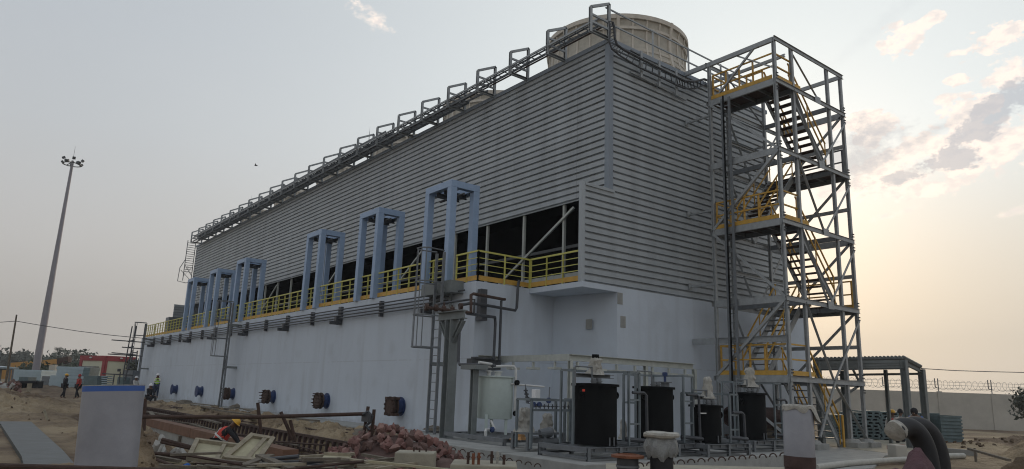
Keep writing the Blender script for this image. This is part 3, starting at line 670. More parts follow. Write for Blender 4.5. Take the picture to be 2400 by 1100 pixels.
# platforms
def platform(xa, xb, z, nm='platform'):
    p = MB().box((xa, Y0+.02, z+.08), (xb, Y1-.02, z+.12)); p.build(nm, 'rust' if xb > 25 else 'rust', stt)
    for y in (Y0+.8, Y0+1.5, Y0+2.2): sp((xa, y, z), (xb, y, z), .05, .12, 'C', 'joist', 'galv_dark')
for z in (2.29, 7.64, 12.85): platform(X0+.06, XM+.1, z)
for z in (4.96, 10.24): platform(XN-.1, X1-.05, z)
def toe(p, q): sp(p, q, .03, .15, 'B', 'toe_board', 'amber')
def hrail(p, q, n, m='amber', posts=True):
    p = V(*p); q = V(*q)
    for h in (1.05, .55): sp(p+V(0, 0, h), q+V(0, 0, h), .05, .05, 'B', 'handrail', m)
    if posts:
        for k in range(n+1):
            a = p.lerp(q, k/n); sp(a, a+V(0, 0, 1.08), .08, .08, 'L', 'post', m)
for z in (2.29, 7.64, 12.85):
    toe((X0-.03, Y0+.1, z+.2), (X0-.03, Y1-.1, z+.2)); toe((X0+.1, Y0-.02, z+.2), (XM+.5 if z > 2.5 else XM+.35, Y0-.02, z+.2))
    hrail((X0+.06, Y0+.95, z+.1), (X0+.06, Y1-.1, z+.1), 3); hrail((X0+.06, Y0, z+.1), (X0+.06, Y0+.95, z+.1), 1, posts=False)
    hrail((X0+.1, Y0+.06, z+.1), (XM, Y0+.06, z+.1), 1, posts=False)
    hrail((X0+.1, Y1-.06, z+.1), (XM, Y1-.06, z+.1), 1)
hrail((X0+1.1, Y0+1.2, 12.95), (X0+1.1, Y0+1.9, 12.95), 1)
for z in (4.96, 10.24):
    hrail((X1-.08, Y0+.1, z+.1), (X1-.08, Y1-.1, z+.1), 1, 'galv_dark' if z > 9 else 'amber'); toe((X1-.02, Y0+.1, z+.2), (X1-.02, Y1-.1, z+.2))
# stair flights
def flight(xa, za, xb, zb, ya, yb, tread='rust', rails=True):
    n = max(5, round((za-zb)/.22)); dx = (xb-xa)
    for y in (ya, yb): sp((xa, y, za), (xb, y, zb), .05, .22, 'C', 'stringer')
    for k in range(1, n):
        t = k/n; x = xa+dx*t; z = za+(zb-za)*t
        MB().box((x-.13, ya+.03, z), (x+.13, yb-.03, z+.035)).build('tread', tread, stt)
    if rails:
        for y in (ya, yb):
            p, q = V(xa, y, za+.1), V(xb, y, zb+.1)
            for h in (.95, .5): sp(p+V(0, 0, h), q+V(0, 0, h), .045, .045, 'B', 'handrail', rails if isinstance(rails, str) else 'amber')
            for t in (.02, .5, .98): a = p.lerp(q, t); sp(a-V(0, 0, .1), a+V(0, 0, .98), .05, .05, 'L', 'post', 'amber')
NA, NB, FA, FB = Y0+.18, Y0+1.18, Y0+1.62, Y0+2.62
flight(XM+.05, 12.95, XN-.1, 10.34, NA, NB)
flight(XN-.05, 10.34, XM+.05, 7.74, FA, FB)
flight(XM+.05, 7.74, XN-.1, 5.06, NA, NB)
flight(XN-.05, 5.06, XM+.05, 2.39, FA, FB, 'galv_dark')
flight(XM+.35, 2.39, 25.15, .1, NA, NB, 'galv_dark')
sp((25.2, Y0+.1, .05), (25.2, Y0+.1, 1.15), .09, .09, 'L', 'post', 'amber'); sp((25.2, Y0+1.2, .05), (25.2, Y0+1.2, 1.15), .09, .09, 'L', 'post', 'amber')
# bolts and gussets read as small dark dots on the nodes
for x in (X0, X1):
    for z in ZL[:5]:
        g = MB()
        for dz in (-.35, -.25, .18, .28): g.box((x-.055, Y0-.105, z+dz), (x-.015, Y0-.075, z+dz+.04)).box((x+.02, Y0-.105, z+dz), (x+.06, Y0-.075, z+dz+.04))
        g.build('bolts', 'pipe_dark', stt)
for z in ZL[1:5]: MB().box((24.35, Y0-.125, z-.12), (24.75, Y0-.12, z+.16)).build('gusset', 'galv', stt)
# cable ladder rising inside the tower's left face
vl = thing('vertical_cable_ladder', 'narrow dark cable ladder climbing the left face of the stair tower', 'cable ladder', (X0-.12, 14.9, 0))
MB().tube([(X0-.17, 15.02, .4), (X0-.17, 15.02, 12.9)], .035, 6).build('cable', 'black', vl)
g = MB(); z = .6
for y in (14.78, 15.10): g.bar((X0-.14, y, .3), (X0-.14, y, 12.8), .05, .09)
while z < 12.7: g.bar((X0-.14, 14.78, z), (X0-.14, 15.10, z), .03, .03); z += .33
g.build('ladder_frame', 'galv_dark', vl)
# concrete footings of the tower
for x, y, l in ((X1, Y0, 'square concrete footing under the near right leg of the stair tower'), (XN+.1, Y0, 'square concrete footing left of the corner footing at the stair foot'), (X1, Y1, 'concrete footing under the far right leg of the stair tower'), (X0, Y0, 'concrete footing under the near left leg of the stair tower'), (XM, Y0, 'concrete footing between the first two legs of the stair tower')):
    f = MB().box((x-.38, y-.38, .0), (x+.38, y+.38, .24)).lathe([(.001, .36), (.22, .33), (.30, .24)], (x, y, 0), 10).build('footing', 'concrete', bevel=.02); tag(f, l, 'footing', 'stair tower footings')

# ------------------------------------------------------------------ tanks on skids
def slab(x0, y0, x1, y1, z, label): return tag(MB().box((x0, y0, -.05), (x1, y1, z)).build('plinth', 'concrete', bevel=.015), label, 'plinth')
slab(9.22, 9.55, 11.30, 12.0, .35, 'concrete plinth under the black tank nearest the camera')
slab(11.55, 9.75, 17.3, 12.3, .33, 'long concrete plinth carrying the three right hand black tanks')
slab(9.45, 12.35, 12.3, 16.3, .33, 'concrete plinth under the pale green tank')
slab(10.9, 16.95, 12.2, 18.4, .2, 'low concrete plinth at the foot of the tall pipe support')
def skid(par, x0, y0, x1, y1, z0, z1, m='galv_dark'):
    g = MB()
    for z, h in ((z1-.05, .09), (z1-.19, .05)):
        g.bar((x0, y0, z), (x1, y0, z), .06, h, 'C'); g.bar((x0, y1, z), (x1, y1, z), .06, h, 'C'); g.bar((x0, y0, z), (x0, y1, z), .06, h, 'C'); g.bar((x1, y0, z), (x1, y1, z), .06, h, 'C')
    for x in np.arange(x0+.2, x1, .3): g.bar((x, y0, z1-.05), (x, y1, z1-.05), .05, .06)
    for x in (x0, (x0+x1)/2, x1):
        for y in (y0, y1): g.bar((x, y, z0), (x, y, z1), .07, .07, 'I', up=(0, 1, 0))
    g.build('skid', m, par)
def bag(c, w, h, seed, m='cloth', name='wrapped_motor', par=None, n=18, k=9):
    """a lumpy wrapped bundle: revolved outline with folds"""
    rnd = random.Random(seed); pr = [(.02, 1.0), (.36, .97), (.50, .84), (.44, .66), (.56, .48), (.50, .34), (.64, .18), (.86, .06), (.92, .0)]
    vs = []; fs = []
    for i, (r, z) in enumerate(pr):
        for j in range(n):
            a = 2*math.pi*j/n; f = 1+.45*mn.noise((math.cos(a)*1.6+seed, math.sin(a)*1.6, z*4))+.10*math.sin(a*k+seed+z*5)*(1-z*.4)
            vs.append((c[0]+w*r*f*math.cos(a), c[1]+w*r*f*math.sin(a), c[2]+h*z+.03*rnd.uniform(-1, 1)*(0 < z < 1)))
    for i in range(len(pr)-1):
        for j in range(n): fs.append((i*n+j, i*n+(j+1) % n, (i+1)*n+(j+1) % n, (i+1)*n+j))
    return MB().add(vs, fs).build(name, m, par, smooth=True)
def black_tank(label, cx, cy, r, z0, z1, cover, frame=True, seed=1):
    g = thing('dosing_tank', label, 'tank', (cx, cy, .35), 'black dosing tanks on skids')
    b = MB().lathe([(.001, z0), (r, z0), (r, z1-.05), (r+.05, z1-.05), (r+.05, z1), (.001, z1+.02)], (cx, cy, 0), 40); b.build('body', 'black', g, smooth=True)
    skid(g, cx-r-.42, cy-r-.25, cx+r+.42, cy+r+.25, .34, z0)
    # external pipe frame on the right and over the lid
    fr = MB(); xr = cx+r+.06; yf = cy-r-.02; w = .042
    for x, y in ((xr, yf), (xr+.32, yf), (xr, cy+r), (cx-r-.1, cy+r), (cx-r-.12, cy+.05)): fr.bar((x, y, z0), (x, y, z1+.26), w)
    for z in (z1+.26,):
        fr.bar((cx-r-.12, cy+.05, z), (cx-r-.1, cy+r, z), w); fr.bar((xr, yf, z), (xr+.32, yf, z), w); fr.bar((xr, cy+r, z), (cx-r-.1, cy+r, z), w); fr.bar((xr, yf, z), (xr, cy+r, z), w)
    for t in (.35, .75): z = z0+(z1-z0)*t; fr.bar((xr, yf, z), (xr+.32, yf, z), w*.9)
    fr.build('frame', 'frame_grey', g)
    pp = MB(); pp.tube([(xr+.08, yf-.03, z1-.15), (xr+.40, yf-.06, z1-.15), (xr+.45, yf-.08, z1-.2), (xr+.45, yf-.1, .42)], .03, 8)
    pp.tube([(xr-.04, yf+.05, z0+.12), (xr+.25, yf-.08, z0+.10), (xr+.5, yf-.12, z0+.08)], .045, 8)
    pp.build('pipe', 'pipe_dark', g)
    p2 = MB().tube([(cx-r-.22, cy-.1, z1-.05), (cx-r-.22, cy-.1, z1+.33), (cx-r+.25, cy-.1, z1+.33), (cx-r+.25, cy-.1, z1)], .02, 6).build('vent_pipe', 'galv_dark', g)
    for a in (.25, .4): MB().cyl((cx-r+a, cy-.15, z1), .055, .0, .11, 12).cyl((cx-r+a, cy-.15, z1), .075, .04, .06, 12).build('nozzle', 'galv_dark', g)
    for s in (-1, 1): MB().lathe([(.045, -.015), (.075, -.015), (.075, .015), (.045, .015), (.045, -.015)], (cx+s*(r+.05), cy-.12, z1-.22), 14, ax=(0, 1, 0)).build('lifting_eye', 'black', g)
    [MB().bar((a, cy-r-.02, z0), (a, cy-r-.02, z0+.16), .02).build('drain_guard', 'galv_dark', g) for a in (cx-.05, cx+.07)]
    if cover == 'bag':
        MB().bar((cx-r-.05, cy, z1+.16), (cx+r+.05, cy, z1+.16), .12, .08, 'C').build('motor_beam', 'galv_dark', g)
        bag((cx+.02, cy-.05, z1+.15), .19*r/.43+.05, .50, seed, par=g)
    if cover == 'motor':
        MB().bar((cx-r-.05, cy, z1+.16), (cx+r+.05, cy, z1+.16), .12, .08, 'C').build('motor_beam', 'galv_dark', g)
        bag((cx-.02, cy-.02, z1+.18), .24, .34, seed, par=g, k=5)
        MB().cyl((cx-.02, cy-.02, z1), .075, .48, .60, 14).build('motor_cap', 'black', g)
    if cover == 'blue':
        MB().cyl((cx+.28, cy-.1, z1), .10, 0, .10, 14).cyl((cx+.28, cy-.1, z1), .16, .10, .12, 14).build('sensor_base', 'galv_dark', g)
        MB().cyl((cx+.28, cy-.1, z1), .03, .12, .26, 8).lathe([(.001, .24), (.06, .25), (.06, .33), (.001, .34)], (cx+.28, cy-.1, z1), 10).build('sensor', 'blue', g)
    return g
bt = black_tank('tall black tank nearest the camera with small red label and bagged motor on top', 10.59, 10.65, .445, .6, 1.80, 'motor', seed=3)
pl = onY(1363, 915, 10.33); MB().bar((pl.x-.03, 10.27, pl.z), (pl.x+.015, 10.255, pl.z), .02, .045).build('label_plate', 'signal_red', bt)
black_tank('tall black tank second from left with a blue sensor on its lid', 12.70, 10.90, .43, .6, 1.80, 'blue', seed=5)
t3 = black_tank('shortest black tank, third from left, with a white strip and wrapped motor', 14.07, 10.51, .345, .6, 1.43, 'bag', seed=9)
pl = onY(1648, 969, 10.17); MB().box((pl.x-.10, 10.155, pl.z-.012), (pl.x+.10, 10.175, pl.z+.012)).build('label_plate', 'white_cloth', t3)
black_tank('rightmost tall black tank with a slim cloth wrapped motor on top', 16.68, 11.10, .43, .6, 1.76, 'bag', seed=14)
# pale green tank
mt = thing('dosing_tank', 'pale mint green tank on short legs left of the black tanks', 'tank', (11.6, 15.6, .33))
MB().lathe([(.001, .86), (.46, .86), (.475, .88), (.475, 1.94), (.52, 1.94), (.52, 1.97), (.001, 1.99)], (11.74, 15.60, 0), 40).build('body', 'mint', mt, smooth=True)
for dx, dy in ((-.36, -.30), (.2, -.42), (.3, .35), (-.3, .35)): MB().bar((11.62+dx, 15.66+dy, .42), (11.62+dx, 15.66+dy, .98), .09, .09, 'L').build('leg', 'mint', mt)
skid(mt, 10.55, 13.6, 12.1, 16.15, .33, .50)
g = MB(); g.cyl((11.42, 15.5, 1.98), .05, 0, .14, 12).cyl((11.42, 15.5, 1.98), .09, .10, .13, 12).cyl((11.42, 15.5, 1.98), .07, .2, .26, 12).cyl((11.8, 15.6, 1.98), .09, 0, .12, 12).cyl((11.8, 15.6, 1.98), .12, .10, .13, 12)
g.build('nozzle', 'white_cloth', mt)
MB().tube([(11.0, 15.4, 2.31), (11.42, 15.4, 2.28), (11.45, 15.35, 2.22), (11.85, 15.3, 2.25), (12.02, 15.18, 2.25), (12.06, 15.15, 2.18), (12.06, 15.15, .95)], .036, 10).build('pipe', 'white_cloth', mt, smooth=True)
MB().tube([(11.9, 15.15, 1.78), (12.95, 15.0, 1.74)], .025, 8).build('pipe', 'white_cloth', mt)
MB().tube([(11.4, 15.3, .82), (11.38, 15.1, .62), (10.95, 14.9, .62), (10.9, 14.85, .58), (10.9, 14.82, .36)], .032, 10).build('drain_pipe', 'white_cloth', mt)
for c4, ax in (((12.04, 15.06, 1.82), (0, 1, 0)), ((12.02, 15.06, 1.02), (0, 1, 0)), ((11.15, 14.9, .62), (1, 0, 0))): MB().lathe([(.001, -.03), (.07, -.03), (.07, .03), (.001, .03)], c4, 14, ax=ax).build('valve', 'blue' if ax[0] else 'black', mt)
vt = thing('valve_train', 'row of dark blue valves hanging on thin pipework right of the green tank', 'valves', (12.4, 15, 1.3))
g = MB()
for k in range(4): g.cyl((12.22+.03*k, 14.9, 1.62-.09*k), .06, -.02, .02, 12).cyl((12.22+.03*k, 14.9, 1.62-.09*k), .02, -.06, .06, 8)
g.build('valve', 'pipe_dark', vt)
for x in (12.42, 12.62, 12.95): MB().lathe([(.001, -.025), (.075, -.025), (.075, .025), (.001, .025)], (x, 14.8, 1.26+.12*(x > 12.9)), 14, ax=(0, 1, 0)).build('handwheel', 'blue', vt)
MB().tube([(12.2, 14.9, 1.78), (12.25, 14.9, 1.3), (12.6, 14.85, 1.25), (12.95, 14.8, 1.25), (12.98, 14.8, 1.74)], .016, 6).build('pipe', 'galv_dark', vt)
# equipment and bundles
def valve_rack(x, y, L, z, label, seed):
    g = thing('valve_rack', label, 'pipe rack', (x, y, .4)); f = MB(); w = .05
    for a in (x, x+L): f.bar((a, y, .4), (a, y, z), w); f.bar((a, y+.5, .4), (a, y+.5, z), w)
    for zz in (z, z-.22): f.bar((x, y, zz), (x+L, y, zz), w)
    f.bar((x, y+.5, z), (x+L, y+.5, z), w); f.bar((x, y, z), (x, y+.5, z), w); f.build('frame', 'frame_grey', g)
    n = int(L/.12); v = MB().bar((x+.05, y-.03, z-.14), (x+L-.05, y-.03, z-.14), .012)
    for k in range(n): v.cyl((x+.1+k*.12, y-.03, z-.14), .035, -.01, .01, 8).cyl((x+.1+k*.12, y-.03, z-.14), .012, -.05, .05, 6)
    v.build('valves', 'pipe_dark', g)
    MB().box((x+.12, y+.02, z+.03), (x+.26, y+.16, z+.22)).build('junction_box', 'white_plastic' if 'white_plastic' in M else 'helmet_w', g, bevel=.01)
    MB().tube([(x+.1, y+.1, .5), (x+.1, y+.1, z-.1)], .03, 8).build('pipe', 'galv_dark', g)
    pm = MB().lathe([(.001, -.16), (.10, -.16), (.11, .1), (.07, .16), (.001, .17)], (x+L*.5, y+.15, .72), 16, ax=(1, -.3, .2)); pm.box((x+L*.5-.25, y, .5), (x+L*.5+.25, y+.35, .60)); pm.build('pump', 'galv_dark', g)
    return g
valve_rack(9.35+.1, 12.75-.6, .0+1.15, 1.45, 'grey valve rack with white box between the green tank and first black tank', 1) if False else None
valve_rack(9.05+1.05, 12.1, 1.15, 1.43, 'grey valve rack with white box between green tank and nearest black tank', 1)
valve_rack(11.35, 11.9, .55, 1.45, 'grey valve rack between the first and second black tanks', 2)
valve_rack(13.1, 11.7, .75, 1.42, 'grey valve rack with blue post between second and third black tanks', 3)
for c5, w, h, m, l, s, ct in (((10.72, 13.25, .5), .21, .42, 'sack', 'orange sack tied at its neck on the green tank skid', 2, 'sack'),
     ((10.35, 12.95-.3, .72), .26, .52, 'cloth', 'dirty white wrapped pump bundle on the small table near the first tank', 5, 'wrapped bundle'),
     ((10.95, 12.75-.2, .7), .24, .42, 'cloth', 'wrapped equipment slumped right of the dirty white pump bundle', 8, 'wrapped bundle'),
     ((11.9, 12.4, .55), .16, .5, 'cloth', 'small wrapped pump standing between first and second black tanks', 11, 'wrapped bundle'),
     ((13.2, 12.3, .55), .15, .45, 'cloth', 'small wrapped pump behind the shortest black tank', 12, 'wrapped bundle')):
    o = bag(c5, w, h, s, m, 'sack' if m == 'sack' else 'wrapped_bundle', k=7 if m != 'sack' else 5); tag(o, l, ct)
tb = thing('work_table', 'low grey steel stand under the wrapped pumps beside the nearest black tank', 'stand', (10.3, 12.4, .35))
MB().box((10.1, 12.2, .68), (11.2, 12.8, .72)).build('table_top', 'galv_dark', tb)
for x, y in ((10.13, 12.23), (11.15, 12.23), (10.6, 12.23), (10.13, 12.75), (11.15, 12.75)): MB().bar((x, y, .35), (x, y, .68), .07).build('leg', 'galv_dark', tb)

wall_ladder(68.8, 'caged wall ladder at the far left end of the basin beside the scaffold tubes', -.1, 6.3, 3.05, 6.35)
HF = V(CF.x, CF.y, 0).normalized(); HR = V(CR.x, CR.y, 0).normalized()
# ------------------------------------------------------------------ people
BASE = dict(pel=(0, 0, .95), wst=(0, .01, 1.08), chs=(0, .0, 1.30), nek=(0, 0, 1.48), hd=(0, .02, 1.60), top=(0, .01, 1.68), nose=(0, .13, 1.60), earL=(-.09, 0, 1.60), earR=(.09, 0, 1.60),
            hpL=(-.10, 0, .92), knL=(-.12, .03, .50), anL=(-.13, -.01, .09), toL=(-.15, .15, .04), hpR=(.10, 0, .92), knR=(.12, .03, .50), anR=(.13, -.01, .09), toR=(.15, .15, .04),
            shL=(-.18, 0, 1.40), elL=(-.25, -.03, 1.12), wrL=(-.25, .09, .88), paL=(-.25, .12, .80), shR=(.18, 0, 1.40), elR=(.25, -.03, 1.12), wrR=(.25, .09, .88), paR=(.25, .12, .80))
EDG = [('pel', 'wst'), ('wst', 'chs'), ('chs', 'nek'), ('nek', 'hd'), ('hd', 'top'), ('hd', 'nose'), ('hd', 'earL'), ('hd', 'earR')]
for s in 'LR': EDG += [('pel', 'hp'+s), ('hp'+s, 'kn'+s), ('kn'+s, 'an'+s), ('an'+s, 'to'+s), ('chs', 'sh'+s), ('sh'+s, 'el'+s), ('el'+s, 'wr'+s), ('wr'+s, 'pa'+s)]
RAD = dict(pel=.14, wst=.12, chs=.145, nek=.055, hd=.095, top=.08, nose=.015, ear=.018, hp=.095, kn=.06, an=.042, to=.035, sh=.062, el=.042, wr=.030, pa=.032)
def rad(k): return RAD.get(k, RAD.get(k[:-1], .03))
def skinned(name, pts, edges, rads, m, par, root='pel', sub=1):
    ks = sorted({k for e in edges for k in e}); idx = {k: i for i, k in enumerate(ks)}
    me = bpy.data.meshes.new(name); me.from_pydata([tuple(pts[k]) for k in ks], [(idx[a], idx[b]) for a, b in edges], [])
    o = bpy.data.objects.new(name, me); C.objects.link(o)
    sk = o.modifiers.new('skin', 'SKIN'); sb = o.modifiers.new('sub', 'SUBSURF'); sb.levels = sub
    for k, i in idx.items():
        d = me.skin_vertices[0].data[i]; d.radius = (rads[k], rads[k]); d.use_root = (k == root)
    dg = bpy.context.evaluated_depsgraph_get(); m2 = bpy.data.meshes.new_from_object(o.evaluated_get(dg)); o.modifiers.clear(); o.data = m2
    m2.materials.clear(); m2.materials.append(M[m])
    for p in m2.polygons: p.use_smooth = True
    o.parent = par; return o
def person(label, loc, face, pose=None, shirt='dark_cloth', legs='dark_cloth', vest=None, helmet=None, hair='dark_cloth', bend=0, sc=1., lower=0.):
    """face: direction (degrees from +X) the person looks to; bend: forward lean of the trunk"""
    g = bpy.data.objects.new('person', None); C.objects.link(g); tag(g, label, 'person')
    P = {k: V(*v) for k, v in BASE.items()}
    if pose:
        for k, v in pose.items(): P[k] = V(*v)
    if bend:
        for k in P:
            if k[:2] in ('ws', 'ch', 'ne', 'hd', 'to', 'no', 'ea', 'sh', 'el', 'wr', 'pa') and k not in ('toL', 'toR') and not (pose and k in pose):
                P[k] = P['pel']+Matrix.Rotation(-R(bend), 3, 'X') @ (P[k]-P['pel'])
    P = {k: v-V(0, 0, lower) for k, v in P.items()}
    E2 = list(EDG); RR = {k: rad(k) for k in P}
    for s in 'LR':
        d = (P['pa'+s]-P['wr'+s]).normalized(); side = V(1, 0, 0) if abs(d.x) < .8 else V(0, 0, 1); side = (side-d*side.dot(d)).normalized()
        for j, (o, L) in enumerate(((-.030, .055), (-.010, .068), (.010, .064), (.030, .048))):
            k = 'f%d%s' % (j, s); P[k] = P['pa'+s]+d*(L+.02)+side*o+V(0, .015, 0); RR[k] = .009; E2.append(('pa'+s, k))
        k = 'th'+s; P[k] = P['wr'+s].lerp(P['pa'+s], .5)+side*(-.055 if s == 'R' else .055)+d*.03; RR[k] = .011; E2.append(('wr'+s, k))
    def sub(keys, grow): return [e for e in E2 if e[0] in keys and e[1] in keys], {k: RR.get(k, .03)*grow+.006 for k in P}
    skinned('body', P, E2, RR, 'skin', g)
    L = ['pel', 'hpL', 'knL', 'anL', 'hpR', 'knR', 'anR']; e, r = sub(L, 1.18); r['anL'] = r['anR'] = .062; skinned('trousers', P, e, r, legs, g)
    T_ = ['pel', 'wst', 'chs', 'shL', 'elL', 'wrL', 'shR', 'elR', 'wrR']; e, r = sub(T_, 1.15); skinned('shirt', P, e, r, shirt, g)
    if vest:
        Q = dict(P); Q['sl'] = P['shL'].lerp(P['chs'], .25); Q['sr'] = P['shR'].lerp(P['chs'], .25)
        skinned('vest', Q, [('pel', 'wst'), ('wst', 'chs'), ('chs', 'sl'), ('chs', 'sr')], dict(pel=.215, wst=.20, chs=.215, sl=.12, sr=.12), vest, g)
        q = P['wst'].lerp(P['chs'], .1); ax = (P['chs']-P['wst']).normalized()
        MB().lathe([(.205, -.025), (.212, -.025), (.212, .025), (.205, .025)], q, 20, ax=ax).build('reflective_band', 'white_cloth', g)
        MB().bar(P['chs']+V(-.1, -.16, .1), P['wst']+V(-.1, -.18, 0), .04, .02).bar(P['chs']+V(.1, -.16, .1), P['wst']+V(.1, -.18, 0), .04, .02).build('reflective_band', 'white_cloth', g)
    hd = P['hd'].lerp(P['top'], .55); ax = (P['top']-P['nek']).normalized()
    if helmet:
        MB().lathe([(.165, -.01), (.125, .0), (.118, .05), (.085, .10), (.03, .125), (.001, .128)], hd+ax*.0, 18, ax=ax).build('helmet', helmet, g, smooth=True)
    else:
        MB().lathe([(.105, -.06), (.112, .0), (.095, .07), (.04, .115), (.001, .12)], hd-V(0, .012, 0), 16, ax=ax).build('hair', hair, g, smooth=True)
    fwd = (P['nose']-P['hd']).normalized(); rt = fwd.cross(ax).normalized()
    ey = MB()
    for s in (-1, 1): ey.lathe([(.001, -.012), (.012, 0), (.001, .012)], P['hd']+fwd*.088+rt*.034*s+ax*.02, 8)
    ey.build('eyes', 'white_cloth', g)
    MB().bar(P['hd']+fwd*.09-ax*.045-rt*.025, P['hd']+fwd*.09-ax*.045+rt*.025, .012).build('mouth', 'dark_cloth', g)
    g.location = loc; g.rotation_euler = (0, 0, R(face-90)); g.scale = (sc, sc, sc)
    return g
def gpt(px, py, D):
    p = dep(px, py, D); return V(p.x, p.y, hgt(p.x, p.y))
WALK = dict(knL=(-.10, .10, .52), anL=(-.11, .12, .10), toL=(-.12, .28, .05), knR=(.10, -.02, .50), anR=(.12, -.22, .14), toR=(.13, -.08, .05))
pA = gpt(146, 938, 52); pB = gpt(178, 938, 52)
person('person in dark clothes with raised arm, left of two walking on the sandy track', pA, 20, dict(WALK, elL=(-.34, .10, 1.45), wrL=(-.20, .22, 1.58), paL=(-.14, .22, 1.60)), helmet='helmet_y', shirt='dark_cloth')
person('person in red jacket, right of two walking on the sandy track', pB, -160, dict(WALK), shirt='red_cloth', hair='red_cloth')
q = dep(367, 905, 53); person('person in lime vest and white helmet standing by the basin wall', (q.x, q.y, dep(367, 880, 53).z-1.62), -100, dict(elL=(-.2, .16, 1.2), wrL=(-.05, .24, 1.32), paL=(0, .26, 1.34), elR=(.2, .16, 1.2), wrR=(.05, .24, 1.3), paR=(.0, .27, 1.32)), shirt='white_cloth', vest='vest_green', helmet='helmet_w', legs='jeans')
SIT = dict(knL=(-.16, .42, .93), anL=(-.16, .44, .50), toL=(-.17, .58, .46), knR=(.16, .42, .93), anR=(.16, .44, .50), toR=(.17, .58, .46), elL=(-.24, .14, 1.14), wrL=(-.16, .34, 1.02), paL=(-.15, .40, 1.0), elR=(.24, .14, 1.14), wrR=(.16, .34, 1.02), paR=(.15, .40, 1.0))
q = dep(350, 930, 46); person('person in dark clothes and white helmet sitting beside the lime vest worker', (q.x, q.y, dep(349, 905, 46).z-1.15), -70, SIT, helmet='helmet_w', lower=.45)
q = dep(317, 905, 55); person('person in white shirt and white helmet sitting under the scaffold tubes', (q.x, q.y, dep(317, 885, 55).z-1.2), -60, SIT, shirt='white_cloth', helmet='helmet_w', lower=.45)
q = dep(508, 1040, 17.4)
BEND = dict(elL=(-.24, .50, 1.02), wrL=(-.18, .62, .78), paL=(-.16, .64, .70), elR=(.24, .52, 1.04), wrR=(.16, .66, .82), paR=(.14, .68, .74))
person('person in red vest and yellow helmet bending over the formwork', (q.x, q.y, dep(508, 1036, 17.4).z-.80), -25, BEND, vest='vest_red', helmet='helmet_y', bend=38, sc=.85)
q = dep(2092, 985, 30); person('person in orange vest and yellow helmet behind the curved black pipes', (q.x, q.y, dep(2092, 966, 30).z-1.66), 10, dict(elR=(.30, .2, 1.3), wrR=(.45, .38, 1.25), paR=(.5, .42, 1.25)), shirt='white_cloth', vest='vest_red', helmet='helmet_y')
q = dep(2150, 985, 24); person('person in blue shirt bent down under the canopy post', (q.x, q.y, dep(2150, 972, 24).z-1.45), 190, shirt='blue_cloth', bend=28)
q = dep(2111, 985, 31); person('person in dark shirt partly hidden beside the steel panel stacks', (q.x, q.y, dep(2111, 965, 31).z-1.64), -60, shirt='galv_dark')

# ------------------------------------------------------------------ foreground, left
def bar_px(name, m, a, da, b, db, r, label, cat, group=None, box=None):
    mb = MB(); p, q = dep(*a, da), dep(*b, db)
    if box: mb.bar(p, q, box[0], box[1])
    else: mb.tube([p, q], r, 10)
    o = mb.build(name, m); tag(o, label, cat, group); return o
rb = bar_px('rail_bar', 'rust', (-60, 1091), 5.5, (420, 1105), 5.5, .022, 'rusty steel bar crossing the bottom left edge before the grey pipe', 'rail')
# big grey pipe with a blue painted end, standing upright and leaning a little
pt = dep(268, 905, 7.6); pbm = dep(249, 1092, 7.6)
ax = (pt-pbm).normalized(); L0 = (pt-pbm).length; R0 = 7.6*125/F_PX/2
big = thing('upright_pipe', 'big grey upright pipe with blue painted rim in the left foreground', 'pipe', tuple(pbm-ax*.9))
MB().lathe([(R0, -.9), (R0, L0-.055)], pbm, 64, ax=ax).build('pipe_wall', 'pipe_grey', big, smooth=True)
MB().lathe([(R0+.001, L0-.055), (R0+.001, L0), (R0-.02, L0), (R0-.02, L0-.9)], pbm, 64, ax=ax).build('painted_rim', 'pipe_blue', big, smooth=True)
MB().lathe([(R0+.002, L0), (R0+.002, L0+.008), (R0-.021, L0+.008), (R0-.021, L0)], pbm, 64, ax=ax).build('rim_edge', 'cloth', big)
# scaffold tube fence by the trench
sc = thing('tube_fence', 'rusty scaffold tube rail with leaning uprights across the trench', 'railing', tuple(dep(600, 1010, 14)))
MB().tube([dep(330, 977, 13), dep(600, 978, 13.6), dep(862, 970, 14)], .036, 10).build('rail', 'rust', sc)
for a, b in (((604, 944), (612, 1018)), ((658, 966), (688, 1034)), ((680, 985), (692, 1034)), ((863, 953), (851, 1030)), ((877, 960), (871, 1024)), ((340, 935), (337, 1010))):
    MB().tube([dep(*a, 14.05), dep(*b, 14.05)], .034, 8).build('upright', 'rust', sc)
MB().box(tuple(dep(848, 968, 14)), tuple(dep(868, 990, 13.8))).build('clamp', 'pipe_dark', sc)
MB().tube([dep(850, 972, 13.9), dep(862, 965, 13.9), dep(872, 975, 13.9), dep(868, 990, 13.9), dep(858, 998, 13.9), dep(866, 1008, 13.9)], .03, 6).build('chain', 'pipe_dark', sc)
# trench: formwork, shutters, bars
fw = thing('formwork_wall', 'red brown formwork board on a grey concrete upstand along the trench', 'formwork', (6.3, 22, 0))
MB().box((6.02, 15.4, -.9), (6.28, 30.6, -.07)).build('upstand', 'concrete', fw)
for k in range(6): MB().box((5.98, 15.5+k*2.5, -.075), (6.33, 17.97+k*2.5, .19+random.uniform(-.01, .01))).build('board', 'form', fw)
for y in (17.2, 19.3, 21.4, 24): MB().box((5.94, y, -.8), (6.03, y+.12, -.1)).build('batten', 'oldwood', fw)
sh = thing('trench_shutter', 'rusty ribbed steel shutters lining the far side of the trench', 'shutter', (9.15, 25, 0))
MB().bar((9.1, 16.2, .03), (9.1, 50, .03), .07, .07).build('top_waler', 'rust', sh)
MB().bar((9.08, 16.2, -.42), (9.08, 50, -.42), .06, .05).build('lower_waler', 'rust', sh)
MB().box((9.12, 16.2, -1.2), (9.16, 50, .02)).build('shutter_plate', 'oldwood', sh)
